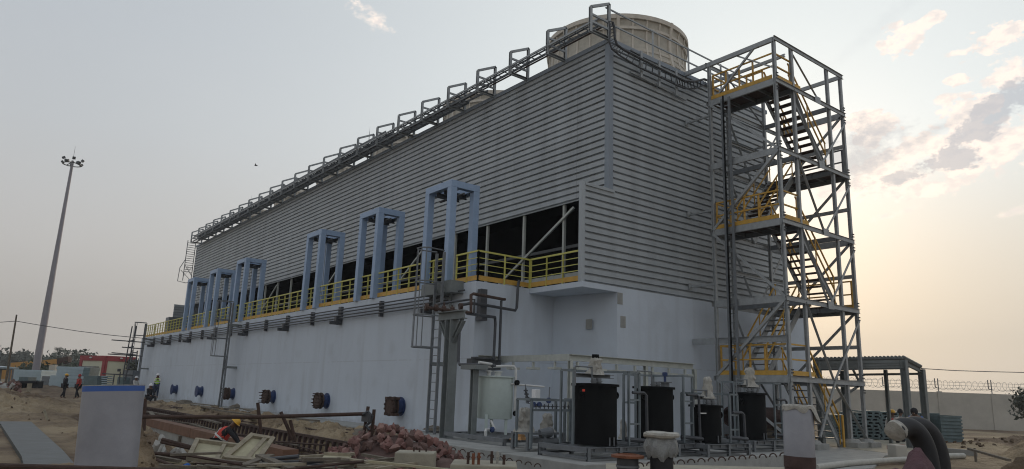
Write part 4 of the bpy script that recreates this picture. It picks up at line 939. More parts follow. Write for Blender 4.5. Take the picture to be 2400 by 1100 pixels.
g = MB().bar((9.09, 16.2, -.40), (9.09, 46, -.40), .05, .04); y = 16.3
while y < 45: g.box((9.02, y, -.40), (9.12, y+.07, -.0)); y += .42
g.build('rib', 'pipe_brown', sh)
rg = random.Random(5)
rbm = MB()
for k in range(60): y = 16+k*.45; rbm.tube([(6.5, y, -.55+rg.uniform(-.08, .08)), (9.0, y+rg.uniform(-.2, .2), -.5+rg.uniform(-.05, .05))], .014, 5)
for k in range(8): rbm.tube([(6.6+k*.32, 15.6, -.52), (6.6+k*.32, 44, -.52)], .014, 5)
tag(rbm.build('rebar_mat', 'rust'), 'dark mat of reinforcing bars laid in the trench', 'rebar')
for k, (x, y, L, a, z) in enumerate([(9.5, 30, 5, 92, .36), (10.0, 36, 4, 85, .34), (9.7, 24.5, 3.4, 96, .42), (10.6, 42, 5, 88, .3), (11.0, 33, 3, 80, .34), (8.2, 30, 6, 86, .12), (7.6, 36, 7, 92, .1), (7.0, 33, 5, 80, .15)]):
    d = V(math.cos(R(a)), math.sin(R(a)), 0); p = V(x, y, z)
    tag(MB().bar(p-d*L/2, p+d*L/2, .16, .05).build('plank', 'oldwood'), ['old plank lying on the earth ledge beside the basin wall', 'grey plank bridging the trench near its far end'][k > 4], 'plank', ['planks on the ledge', 'planks over the trench'][k > 4])
for k, (px, py) in enumerate([(560, 955), (430, 945), (860, 1018), (1030, 1010)]):
    p = onZ(px, py, .12) if k < 2 else onZ(px, py, .15)
    m = MB(); vs = []
    m.lathe([(.55, 0), (.42, .12), (.12, .2), (.001, .21)], tuple(p), 9); o = m.build('tarpaulin', 'oldwood'); 
    for v in o.data.vertices: v.co.x += .2*mn.noise(v.co*3); v.co.z += .08*mn.noise(v.co*5)
    tag(o, ['crumpled brown tarpaulin at the wall foot right of the middle ladder', 'crumpled tarpaulin at the wall foot near the far workers', 'small tarpaulin heap at the wall foot right of the tube fence', 'low tarpaulin heap beside the near ladder foot'][k], 'tarpaulin')

# formwork panels and timber
def panel(label, c4, th=.05):
    """c4: four corners in order"""
    c4 = [V(*c) for c in c4]; n = (c4[1]-c4[0]).cross(c4[3]-c4[0]).normalized()
    if n.z < 0: n = -n
    g = thing('form_panel', label, 'form panel', tuple(sum(c4, V(0, 0, 0))/4))
    MB().add([c-n*th*.5 for c in c4]+[c-n*(th*.5+.015) for c in c4], [(0, 1, 2, 3), (7, 6, 5, 4), (0, 4, 5, 1), (1, 5, 6, 2), (2, 6, 7, 3), (3, 7, 4, 0)]).build('plywood', 'ply', g)
    for i in range(4):
        a, b = c4[i], c4[(i+1) % 4]; d = (b-a).normalized()*.03
        MB().bar(a-d+n*(.004 if i % 2 else 0), b+d+n*(.004 if i % 2 else 0), .075, th+.03, up=n).build('frame_bar', 'wood', g)
    a, b = c4[0].lerp(c4[1], .66), c4[3].lerp(c4[2], .66); MB().bar(a, b, .07, th, up=n).build('cross_bar', 'wood', g)
    return g
panel('pale plywood form panel lying flat with a timber frame, left of two', [dep(462, 1033, 13.6), dep(560, 1046, 13.7), dep(540, 1082, 12.8), dep(442, 1074, 12.7)])
panel('pale plywood form panel tilted on top of its neighbour, right of two', [dep(589, 1022, 13.3), dep(638, 1030, 13.5), dep(603, 1080, 12.5), dep(527, 1074, 12.5)])
timb = [((608, 1068), 12.2, (690, 1102), 10.9, .14), ((600, 1090), 11.5, (668, 1108), 10.8, .12), ((820, 1078), 12.5, (972, 1093), 12., .10), ((850, 1066), 12.9, (956, 1085), 12.3, .08),
        ((690, 1072), 12.6, (830, 1064), 13.2, .09), ((735, 1084), 12.2, (900, 1096), 11.6, .10), ((640, 1100), 11.5, (860, 1097), 11.8, .12), ((880, 1100), 11.4, (975, 1086), 12.0, .08),
        ((556, 1093), 11.6, (640, 1106), 11.0, .12), ((470, 1096), 11.5, (560, 1104), 11.1, .12), ((520, 1089), 11.8, (600, 1096), 11.5, .10), ((700, 1092), 11.9, (800, 1103), 11.3, .09)]
for k, (a, da, b, db, w) in enumerate(timb):
    p, q = dep(*a, da), dep(*b, db); tag(MB().bar(p, q, w, .045).build('timber', 'wood' if k % 3 else 'oldwood'), 'rough sawn timber in the loose heap below the red stone pile', 'timber', 'loose timber heap')
for k, (a, b) in enumerate([((655, 1083), (790, 1096)), ((615, 1078), (700, 1070)), ((640, 1086), (760, 1080)), ((330, 1061), (442, 1068)), ((372, 1066), (440, 1075)), ((380, 1030), (455, 1050)), ((378, 1036), (452, 1052))]):
    D1 = 11.9 if k < 3 else 13.5
    tag(MB().tube([dep(*a, D1), dep(*b, D1-.1)], .032, 8).build('loose_tube', 'rust' if k > 2 else 'pipe_dark'), ['dark scaffold tube lying on the timber heap', 'rusty scaffold tube lying left of the plywood form panels'][k > 2], 'tube', ['tubes on the timber heap', 'tubes left of the panels'][k > 2])
MB()
g = thing('tray_panel', 'thin plywood offcut with raised timber edge on the heap', 'form panel', tuple(dep(790, 1070, 12.4)))
MB().add([dep(752, 1076, 12.3), dep(808, 1079, 12.2), dep(824, 1070, 12.7), dep(760, 1067, 12.8), dep(752, 1078, 12.3), dep(808, 1081, 12.2), dep(824, 1072, 12.7), dep(760, 1069, 12.8)], [(0, 1, 2, 3), (7, 6, 5, 4), (0, 4, 5, 1), (1, 5, 6, 2), (2, 6, 7, 3), (3, 7, 4, 0)]).build('plywood', 'ply', g)
MB().bar(dep(760, 1064, 12.8), dep(822, 1067, 12.7), .05, .06).build('edge', 'wood', g)

# broken stone
rs = random.Random(11)
def stone_mesh(seed, m):
    r = random.Random(seed); bm = bmesh.new()
    pts = [Vector((r.gauss(0, 1), r.gauss(0, 1), r.gauss(0, 1))).normalized()*r.uniform(.8, 1.1) for _ in range(11)]
    for p in pts: bm.verts.new((p.x*1.15, p.y*.9, p.z*.75))
    bmesh.ops.convex_hull(bm, input=bm.verts); me = bpy.data.meshes.new('stone'); bm.to_mesh(me); bm.free(); me.materials.append(M[m]); return me
SM = [stone_mesh(i, ('stone', 'stone2', 'stone3', 'stone')[i % 4]) for i in range(16)]
pc = dep(925, 1062, 14.0)
LOB = [(dep(905, 1062, 14.2), 1.55, .98), (dep(970, 1066, 13.7), 1.35, .86), (dep(840, 1078, 13.9), 1.15, .58), (dep(1030, 1080, 12.9), .95, .62), (dep(795, 1086, 13.7), .8, .32)]
def pile_h(x, y): return max([0]+[min(q_*.80, q_*(1-math.hypot(x-c_.x, y-c_.y)/r_)) for c_, r_, q_ in LOB])
g = MB(); N = 30; vs = []
for i in range(N):
    for j in range(N):
        x = pc.x-2.6+5.2*i/(N-1); y = pc.y-2.6+5.2*j/(N-1); vs.append((x, y, pile_h(x, y)*.93-.05))
g.add(vs, [(i*N+j, i*N+j+1, (i+1)*N+j+1, (i+1)*N+j) for i in range(N-1) for j in range(N-1)])
tag(g.build('stone_rubble', 'stone3'), 'packed small red rubble under the broken stone pile', 'rubble', kind='stuff')
n = 0; tries = 0
while n < 295 and tries < 9000:
    tries += 1
    x = pc.x+rs.uniform(-2.6, 2.4); y = pc.y+rs.uniform(-2.6, 1.8); h = pile_h(x, y)
    if h < .03 and rs.random() > .03: continue
    if (x*HF.x+y*HF.y) > (pc.x*HF.x+pc.y*HF.y)+.9: continue
    s = rs.uniform(.065, .118)
    o = bpy.data.objects.new('stone', SM[rs.randrange(16)]); C.objects.link(o)
    o.location = (x, y, max(h, hgt(x, y) if h < .05 else 0)+s*.25); o.rotation_euler = [rs.uniform(0, 6.28) for _ in range(3)]; o.scale = (s, s, s)
    tag(o, 'broken red sandstone block in the pile behind the concrete block', 'stone', 'broken red stones in the pile'); n += 1
SR = [stone_mesh(100+i, 'rubble') for i in range(5)]
for k in range(26):
    p = dep(rs.uniform(365, 470), rs.uniform(1045, 1068), 15.2+rs.uniform(-.8, .8)); s = rs.uniform(.05, .13)
    o = bpy.data.objects.new('rubble_lump', SR[k % 5]); C.objects.link(o); o.location = (p.x, p.y, max(hgt(p.x, p.y)+s*.3, p.z-.1)); o.rotation_euler = [rs.uniform(0, 6) for _ in range(3)]; o.scale = (s*1.6, s, s)
    tag(o, 'pale broken concrete lump in the small heap left of the form panels', 'rubble', 'pale rubble lumps')
SE = [stone_mesh(200+i, 'spoil') for i in range(5)]
for k in range(220):
    if k < 90: x, y = 2.9+rs.gauss(0, .5), 13.4+rs.gauss(0, 1.1)
    elif k < 150: x, y = 10.3+rs.gauss(0, .7), rs.uniform(17, 45)
    else: x, y = rs.uniform(-1.5, 6), rs.uniform(14, 40)
    s = rs.uniform(.02, .06); o = bpy.data.objects.new('earth_clod', SE[k % 5]); C.objects.link(o); o.location = (x, y, hgt(x, y)+s*.2); o.scale = (s, s, s); o.rotation_euler = [rs.uniform(0, 6) for _ in range(3)]
    tag(o, 'brown clod of dug earth lying loose on the bare ground', 'clod', 'loose clods of earth')
# concrete blocks with starter bars
def blk(label, pa, D, w, dpt, ztop, bars, m='concrete_lt'):
    g = thing('concrete_block', label, 'concrete block', (0, 0, 0)); p = dep(*pa, D); r_, f_ = HR, HF
    c = [p, p+r_*w, p+r_*w+f_*dpt, p+f_*dpt]; g.location = (p.x, p.y, 0)
    MB().prism([(v.x, v.y) for v in c], -.3, ztop).build('block', m, g, bevel=.02)
    for (u, v_, h, rr, mm) in bars: q = p+r_*u+f_*v_; MB().cyl((q.x, q.y, ztop), rr, -.05, h, 8).cyl((q.x, q.y, ztop), rr*1.5, h*.55, h*.7, 6).build('starter_bar', mm, g)
    return g
p = dep(925, 1060, 12); blk('sandy concrete block with short starter bars before the red stones', (925, 1060), 12, .64, .5, p.z+.0, [(.28, .25, .07, .015, 'rust'), (.38, .2, .06, .015, 'rust'), (.48, .3, .05, .015, 'rust')])
p = dep(1055, 1088, 11); blk('low sandy concrete block with six wrapped anchor bolts', (1055, 1088), 11, 1.0, .8, p.z, [(.26, .1, .17, .022, 'rust'), (.34, .05, .16, .022, 'rust_orange'), (.42, .08, .17, .022, 'rust_orange'), (.61, .3, .18, .022, 'rust'), (.70, .3, .18, .022, 'cloth'), (.80, .2, .14, .022, 'rust')])
# rebar loops along the slab edge
lp = None
for k in range(26):
    if k < 11: p = dep(1040+k*22, 1052+k*4.3, 13.6-k*.22)
    else: p = dep(1500+(k-11)*24, 1094-(k-11)*1.7, 9.9+.03*(k-11))
    if lp is None:
        lp = MB().tube([(.05*math.cos(a), 0, .05*math.sin(a)) for a in np.linspace(0, math.pi, 9)], .009, 6).build('rebar_loop', 'rust')
        o = lp
    else: o = lp.copy(); C.objects.link(o)
    o.location = (p.x, p.y, max(p.z, .04)); o.rotation_euler = (0, 0, R(-35))
    tag(o, 'small rusty rebar loop standing along the front edge of the slab', 'rebar loop', 'rebar loops along the slab edge')
sb = MB().prism([tuple(dep(px, py, d).xy) for px, py, d in ((1420, 1098, 9.8), (1850, 1070, 10.2), (1850, 1064, 10.9), (1420, 1090, 10.6))], -.2, dep(1640, 1092, 9.9).z-.07)
tag(sb.build('pavement', 'concrete_lt'), kind='structure')
# foreground pipes
def vpipe(name, label, pxy, D, r, parts):
    p = dep(*pxy, D); g = thing(name, label, 'pipe', (p.x, p.y, 0)); return g, p
g, p = vpipe('flanged_pipe', 'short dark pipe with an orange rusty flange in the front', (1471, 1067), 7.6, .11, 0)
MB().lathe([(.112, -1.3), (.112, -.03)], p, 28).build('pipe_wall', 'pipe_dark', g, smooth=True)
MB().lathe([(.10, -.03), (.17, -.022), (.17, .0), (.105, .012), (.10, -.005), (.09, -.2)], p, 36).build('flange', 'rust_orange', g, smooth=False)
MB().lathe([(.116, -.12), (.121, -.12), (.121, -.10), (.116, -.10)], p, 28).lathe([(.116, -.17), (.120, -.17), (.120, -.155), (.116, -.155)], p, 28).build('tape_band', 'galv_dark', g)
g, p = vpipe('flanged_pipe', 'dark pipe with plastic wrapped white flange standing in the front', (1550, 1017), 7.6, .12, 0)
MB().lathe([(.118, -1.4), (.118, -.02)], p, 28).build('pipe_wall', 'pipe_black', g, smooth=True)
o = MB().lathe([(.10, -.035), (.178, -.03), (.188, -.01), (.182, .012), (.12, .018), (.001, .02)], p, 36).build('wrapped_flange', 'cloth', g, smooth=True)
for v in o.data.vertices: v.co += V(0, 0, .02*mn.noise(v.co*9))
vs = []; fs = []; n = 30
for i in range(7):
    for j in range(n):
        a = 2*math.pi*j/n; t = i/6; r_ = .125+.035*math.sin(t*3)+.03*abs(mn.noise((math.cos(a)*3, math.sin(a)*3, t*2)))+.012*math.sin(a*9+t*4)
        z = -.02-t*(.22+.07*mn.noise((math.cos(a)*2, math.sin(a)*2, 5))); vs.append((p.x+r_*math.cos(a), p.y+r_*math.sin(a), p.z+z))
for i in range(6):
    for j in range(n): fs.append((i*n+j, i*n+(j+1) % n, (i+1)*n+(j+1) % n, (i+1)*n+j))
MB().add(vs, fs).build('plastic_wrap', 'film', g, smooth=True)
g, p = vpipe('coated_pipe', 'tall grey coated pipe with a cloth cap and brown tape at the right', (1870, 955), 8.2, .16, 0)
r_ = 8.2*66/F_PX/2; ax2 = (dep(1868, 955, 8.2)-dep(1873, 1100, 8.2)).normalized()
MB().lathe([(r_, -.53), (r_, -.03), (r_*.93, .0), (r_*.8, .015), (.001, .018)], p, 40, ax=ax2).build('pipe_wall', 'pipe_grey', g, smooth=True)
MB().lathe([(r_-.002, -1.6), (r_-.002, -.65), (r_+.004, -.65), (r_+.004, -.53), (r_, -.53)], p, 40, ax=ax2).build('taped_band', 'pipe_brown', g, smooth=True)
vs = []; fs = []; n = 40
for i in range(9):
    for j in range(n):
        a = 2*math.pi*j/n; t = i/8; hang = .05+.05*mn.noise((math.cos(a)*2, math.sin(a)*2, 2))
        rr2 = r_*(t*1.9) if t < .55 else r_*(1.045+.05*mn.noise((math.cos(a)*4, math.sin(a)*4, t*3)))
        z = .03+.012*mn.noise((math.cos(a)*3*t, math.sin(a)*3*t, 1)) if t < .55 else .03-(t-.5)*2*hang*1.2
        d = V(math.cos(a), math.sin(a), 0); s = max(0, d.dot(HR)-.55)/.45
        if t > .55: z -= s*.16*(t-.55)/.45; rr2 += s*.08*(t-.55)/.45
        vs.append((p.x+d.x*rr2, p.y+d.y*rr2, p.z+z))
for i in range(8):
    for j in range(n): fs.append((i*n+j, i*n+(j+1) % n, (i+1)*n+(j+1) % n, (i+1)*n+j))
MB().add(vs, fs).build('cloth_cap', 'cloth', g, smooth=True)
# the two curved black pipes
def bez(P4, n=22):
    P4 = [V(*p) for p in P4]; return [P4[0]*(1-t)**3+P4[1]*3*t*(1-t)**2+P4[2]*3*t*t*(1-t)+P4[3]*t**3 for t in np.linspace(0, 1, n)]
for k, (a, b, c_, d_, D1, l) in enumerate([((2098, 1013), (2128, 984), (2176, 1008), (2181, 1135), 11.0, 'black curved pipe with torn white cover over its open end, nearer of two'),
                                   ((2125, 1005), (2158, 984), (2204, 1012), (2206, 1130), 11.5, 'black curved pipe just behind the one with the white cover')]):
    pts = bez([dep(*a, D1-.2), dep(*b, D1), dep(*c_, D1), dep(*d_, D1)]); g = thing('curved_pipe', l, 'pipe', tuple(pts[-1]))
    MB().tube(pts, .148, 28, cap=(k == 1)).build('pipe_wall', 'pipe_black', g, smooth=True)
    if k == 0:
        d = (pts[0]-pts[1]).normalized()
        o = MB().lathe([(.151, -.09), (.155, -.03), (.158, .0), (.14, .01), (.001, .015)], pts[0], 30, ax=d).build('end_cover', 'cloth', g, smooth=True)
        for v in o.data.vertices: v.co += V(*(mn.noise_vector(v.co*7)))*.022
# white wrapped pipe on the ground at right
tag(MB().tube([onZ(1912, 1096, .12), onZ(1990, 1086, .12), onZ(2090, 1079, .12), onZ(2180, 1074, .1)], .075, 14).build('ground_pipe', 'pipe_wrap', smooth=True), 'pale wrapped pipe lying on the ground by the curved pipes', 'pipe')
tag(MB().tube([onZ(2195, 1070, .1), onZ(2258, 1069, .1)], .09, 14).build('ground_pipe', 'pipe_wrap', smooth=True), 'short pale pipe length right of the curved pipes', 'pipe')
tag(MB().box(tuple(onZ(2195, 1062, .0)), tuple(onZ(2290, 1056, .18))).build('kerb_block', 'concrete'), 'long low concrete kerb behind the short pale pipe', 'kerb')
tr2 = thing('timber_rail', 'rough timber rail on a short post at the right edge', 'rail', tuple(onZ(2290, 1088, 0)))
MB().bar(onZ(2288, 1086, .0), onZ(2288, 1086, .0)+V(0, 0, .42), .07, .05).build('post', 'oldwood', tr2)
pp0 = onZ(2288, 1086, 0)+V(0, 0, .40); MB().bar(dep(2270, 1052, 19), dep(2366, 1079, 15.5), .07, .05).build('rail', 'oldwood', tr2)
# maroon sand heap
def heap(name, m, c, rx, ry, h, label, seed):
    N = 40; vs = []; c = V(*c)
    for i in range(N):
        for j in range(N):
            u = -1.25+2.5*i/(N-1); v = -1.25+2.5*j/(N-1); d = math.hypot(u, v)
            x = c.x+u*rx; y = c.y+v*ry; f = max(0, 1-d)**.85 if d < 1 else 0
            z = h*(f**1.25)*(1+.45*mn.noise((u*3+seed, v*3, 0)))+.035*mn.noise((u*12, v*12, seed))+.02*mn.noise((u*30, v*30, seed))-(.08 if d > 1 else .0)
            vs.append((x, y, hgt(x, y)+z))
    tag(MB().add(vs, [(i*N+j, i*N+j+1, (i+1)*N+j+1, (i+1)*N+j) for i in range(N-1) for j in range(N-1)]).build(name, m, smooth=True), label, 'heap', kind='stuff')
q = dep(2135, 1095, 9.0); heap('sand_heap', 'maroon', (q.x, q.y, 0), 1.05, .9, dep(2135, 1062, 9).z, 'heap of maroon sand below the curved black pipes', 3)
q = dep(2390, 1095, 10.0); heap('soil_heap', 'spoil', (q.x, q.y, 0), 1.0, .9, dep(2370, 1066, 10).z, 'heap of brown soil at the right edge', 8)

# ------------------------------------------------------------------ background, left
def obox(pxl, pxr, pyt, D, thick, zb=None, zt=None, skew=0.):
    """footprint corners and heights of a box that faces the camera between two pixel columns"""
    a = dep(pxl, pyt, D); b = dep(pxr, pyt, D+skew); f = V(-(b-a).y, (b-a).x, 0).normalized()
    if f.dot(HF) < 0: f = -f
    z0 = min(hgt(a.x, a.y), hgt(b.x, b.y))-.1 if zb is None else zb
    return [(a.x, a.y), (b.x, b.y), (b.x+f.x*thick, b.y+f.y*thick), (a.x+f.x*thick, a.y+f.y*thick)], z0, (a.z+b.z)/2 if zt is None else zt, f
def sheet_stack(label, pxl, pxr, pyt, D, thick, m='sheet', pitch=.22, skew=0., zb=None):
    poly, z0, z1, f = obox(pxl, pxr, pyt, D, thick, skew=skew, zb=zb); g = thing('sheet_stack', label, 'sheet stack', (poly[0][0], poly[0][1], z0), None)
    c = V((poly[0][0]+poly[2][0])/2, (poly[0][1]+poly[2][1])/2, 0); n = max(2, int((z1-z0)/pitch)); mb = MB()
    rr = random.Random(int(pxl))
    for i in range(n):
        a, b = z0+(z1-z0)*i/n, z0+(z1-z0)*(i+1)/n; o = rr.uniform(-.05, .05)
        P1 = [(x+HR.x*o, y+HR.y*o) for x, y in poly]; P2 = [((x-c.x)*.985+c.x, (y-c.y)*.93+c.y) for x, y in P1]
        mb.prism(P1, a, b-.05); mb.prism(P2, b-.05, b)
    mb.build('sheets', m, g); return g
sheet_stack('long bluish stack of galvanised sheets at the far left', 31, 99, 867, 66, 2)
sheet_stack('darker bluish sheet stack behind the gap in the sheet wall', 97, 124, 868, 68, 2)
sheet_stack('tall bluish sheet stack in front of the red and cream building', 134, 205, 860, 64, 2)
sheet_stack('wide low bluish sheet stack behind the two walking people', 118, 196, 881, 61, 1.5)
sheet_stack('grey green sheet stack right of the tall bluish one', 196, 212, 862, 63, 1.5, 'panel')
sheet_stack('small dark grey pile of sheets left of the big upright pipe', 198, 230, 881, 60, 1.5, 'panel', .18)
sheet_stack('narrow dark panel bundle leaning in the gap of the sheet wall', 98, 118, 882, 63, 1, 'galv_dark', .4)
# red and cream building
D1 = 88
hb = thing('site_building', 'small flat roofed building with red bands and cream walls at the far left', 'building', tuple(dep(247, 905, D1)))
c0 = dep(250, 834, D1); l0 = dep(191, 831, D1+3); r0 = dep(319, 839.5, D1+2.5)
zt = c0.z; zg = .5
def wallseg(a, b, z0, z1, m, nm, off=0., par=hb):
    d = V(b.x-a.x, b.y-a.y, 0).normalized(); n = V(d.y, -d.x, 0)
    if n.dot(HF) > 0: n = -n
    return MB().prism([(a.x+n.x*off, a.y+n.y*off), (b.x+n.x*off, b.y+n.y*off), (b.x-n.x*.3, b.y-n.y*.3), (a.x-n.x*.3, a.y-n.y*.3)], z0, z1).build(nm, m, par)
wallseg(l0, c0, zg, zt-.1, 'house_cream', 'wall'); wallseg(c0, r0, zg, zt-.1, 'house_cream', 'wall')
bk = l0+(r0-c0); MB().prism([(l0.x, l0.y), (c0.x, c0.y), (r0.x, r0.y), (bk.x, bk.y)], zt-.35, zt-.05).build('roof', 'concrete', hb)
wallseg(l0, c0, zt-.62, zt, 'house_red', 'red_band', .12); wallseg(c0, r0, zt-.62, zt, 'house_red', 'red_band', .12)
for a, b, t0, t1 in ((l0, c0, 0, .10), (l0, c0, .90, 1.0), (c0, r0, 0, .06), (c0, r0, .93, 1.)):
    wallseg(a.lerp(b, t0), a.lerp(b, t1), zg, zt-.6, 'house_red', 'red_column', .10)
wallseg(l0.lerp(c0, .12), l0.lerp(c0, .78), zt-1.45, zt-1.33, 'galv_dark', 'canopy', .6)
wallseg(l0.lerp(c0, .22), l0.lerp(c0, .62), zg, zt-1.5, 'oldwood', 'doorway', .02)
for t, a, b in ((.45, l0, c0), (.55, c0, r0)):
    p = a.lerp(b, t); MB().lathe([(.001, -.1), (.16, -.06), (.16, .06), (.001, .1)], (p.x-HF.x*.3, p.y-HF.y*.3, zt-.25), 8).build('wall_lamp', 'white_cloth', hb)
# orange crane boom lying behind the sheets
cr = thing('crane_boom', 'orange crane boom resting low behind the bluish sheet stacks', 'crane', tuple(dep(35, 858, 110)))
a, b = dep(30, 857, 108), dep(138, 848, 108)
MB().bar(a, b, 1.0, .75).build('boom', 'crane', cr); MB().bar(a.lerp(b, .02)-V(0, 0, .7), a.lerp(b, .62)-V(0, 0, .35), .9, .35).build('lower_boom', 'crane', cr)
MB().bar(b, b+(b-a).normalized()*1.6+V(0, 0, .2), 1.0, .9).build('boom_head', 'rust', cr)
MB().box(tuple(a-V(1.2, .5, 3.5)), tuple(a+V(1.6, 1.5, -.2))).build('carrier', 'crane', cr)
# wall fragment and green shrubs behind
tag(MB().prism(obox(116, 130, 855, 72, .4)[0], .5, dep(120, 855, 72).z).build('wall_stub', 'bwall'), 'pale broken wall stub between the bluish sheet stacks', 'wall')
# light mast
mb_ = dep(85, 862, 84); MZ0 = hgt(mb_.x, mb_.y); zt_ = onY(173, 378, mb_.y).z
ms = thing('light_mast', 'very tall grey steel light mast with a ring of floodlights at left', 'light mast', (mb_.x, mb_.y, MZ0))
MB().lathe([(.42, 0), (.36, (zt_-MZ0)*.3), (.24, (zt_-MZ0)*.65), (.15, zt_-MZ0)], (mb_.x, mb_.y, MZ0), 16).build('pole', 'mast', ms, smooth=True)
MB().lathe([(.95, zt_-.5), (1.08, zt_-.5), (1.08, zt_-.42), (.95, zt_-.42), (.95, zt_-.5)], (mb_.x, mb_.y, 0), 24).build('ring', 'pipe_dark', ms)
MB().lathe([(.03, zt_), (.015, zt_+1.9)], (mb_.x, mb_.y, 0), 6).build('finial', 'galv_dark', ms)
for k in range(3):
    a = k*2.09; MB().bar((mb_.x, mb_.y, zt_-.1), (mb_.x+1.0*math.cos(a), mb_.y+1.0*math.sin(a), zt_-.45), .07).build('bracket_arm', 'pipe_dark', ms)
for k in range(10):
    a = 2*math.pi*k/10+.3; cx, cy = mb_.x+1.0*math.cos(a), mb_.y+1.0*math.sin(a); d = V(math.cos(a), math.sin(a), -.6).normalized()
    hi = (k % 2)*.42; c = V(cx, cy, zt_-.25+hi); MB().bar(c-d*.05, c+d*.2, .34, .30).build('floodlight', 'pipe_dark', ms)
# thin pole and power line
p0, p1 = dep(20, 866, 50), dep(39, 738, 50); pl = thing('power_pole', 'thin leaning dark pole carrying the power line at the far left', 'pole', (p0.x, p0.y, hgt(p0.x, p0.y)))
MB().tube([V(p0.x, p0.y, hgt(p0.x, p0.y)-.2), p1], [.085, .05], 8).build('pole', 'oldwood', pl)
def wire(label, pts, r=.022, name='power_line'):
    tag(MB().tube(pts, r, 5).build(name, 'pipe_dark'), label, 'wire')
wire('sagging power line from the thin pole to the basin corner', [dep(-20, 757, 50), dep(38, 753, 50), dep(90, 762, 50.5), dep(180, 776, 51), dep(260, 786, 52), dep(345, 794, 54)])
# small left bits: wood frame shelter, machinery and rubble
shl = thing('small_shelter', 'open steel framed shelter with a pale roof at the left edge', 'shelter', tuple(dep(10, 905, 55)))
MB().bar(dep(-30, 858, 55), dep(22, 863, 55), 2.2, .12).build('roof', 'sheet', shl)
for px in (3, 24, 31): MB().bar(V(*dep(px, 866, 55)), V(dep(px-4, 905, 55).x, dep(px-4, 905, 55).y, .2), .12).build('post', 'galv_dark', shl)
MB().bar(dep(0, 866, 55), dep(30, 866, 55), .1).build('beam', 'galv_dark', shl)
mc = thing('site_machine', 'dark diesel machine on skids in front of the bluish sheets', 'machine', tuple(dep(68, 905, 57)))
MB().prism(obox(50, 80, 893, 57, 1.2)[0], .3, dep(60, 893, 57).z).build('body', 'dark_cloth', mc); MB().prism(obox(45, 67, 884, 57.5, 1.)[0], dep(60, 897, 57).z, dep(60, 884, 57).z).build('engine', 'panel', mc)
MB().tube([dep(28, 897, 56.8), dep(88, 896, 56.8)], .12, 8).build('tow_bar', 'dark_cloth', mc); MB().cyl(dep(52, 905, 56.8), .35, -.1, .1, 14, ax=(HF.x, HF.y, 0)).build('wheel', 'black', mc)
tag(MB().bar(dep(67, 918, 50), dep(70, 899, 50), .28, .1).build('board', 'wood'), 'pinkish upright board beside the dark machine', 'board')
tag(MB().bar(dep(103, 960, 26), dep(112, 988, 26), .10, .05).build('stake', 'wood'), 'slanting wooden stake in the bare earth left of the big pipe', 'stake')
for k in range(40):
    p = dep(rs.uniform(-5, 48), rs.uniform(893, 914), 44+rs.uniform(-2, 2)); s = rs.uniform(.12, .3)
    o = bpy.data.objects.new('rubble_lump', (SR+SM)[k % 21]); C.objects.link(o); o.location = (p.x, p.y, max(hgt(p.x, p.y), p.z-.2)); o.scale = (s, s, s); o.rotation_euler = [rs.uniform(0, 6) for _ in range(3)]
    tag(o, 'lump in the mixed rubble heap at the far left under the shelter', 'rubble', 'rubble heap at the left edge')
# scaffold tubes by the far end of the basin
sf = thing('scaffold', 'thin scaffold tubes crossing beside the far left end of the basin', 'scaffold', tuple(dep(300, 905, 54)))
for a, b in (((310, 765), (288, 880)), ((320, 764), (293, 893)), ((262, 797), (340, 803)), ((286, 814), (336, 818)), ((253, 830), (334, 835)), ((262, 827), (318, 832)), ((300, 801), (316, 797)), ((300, 815), (313, 813)),
             ((240, 876), (312, 880)), ((298, 862), (309, 861)), ((268, 878), (264, 905)), ((282, 872), (278, 905)), ((312, 820), (308, 850)), ((322, 822), (318, 858)), ((312, 827), (322, 827))):
    MB().tube([dep(*a, 54), dep(*b, 54)], .045, 6).build('tube', 'pipe_dark', sf)
for px, py in ((304, 832), (301, 862), (279, 868)): MB().cyl(dep(px, py, 53.9), .12, -.1, .1, 8).build('coupler', 'pipe_dark', sf)
for k in range(5):
    tag(MB().prism(obox(238, 250+1, 880+k*5, 56, .8)[0], dep(240, 883+k*5, 56).z, dep(240, 881+k*5, 56).z).build('sheet_plate', 'sheet'), 'thin steel plate in the little rack left of the scaffold tubes', 'panel', 'panels in the little rack')
tag(MB().prism(obox(290, 312, 868, 57, 1.)[0], .2, dep(300, 868, 57).z).build('storage_box', 'galv_dark'), 'grey storage box behind the scaffold tubes', 'box')
tag(MB().prism(obox(276, 290, 885, 55.5, 1.)[0], .2, dep(300, 885, 55.5).z).build('cement_mixer_stand', 'panel'), 'low dark stand below the scaffold couplers', 'stand')

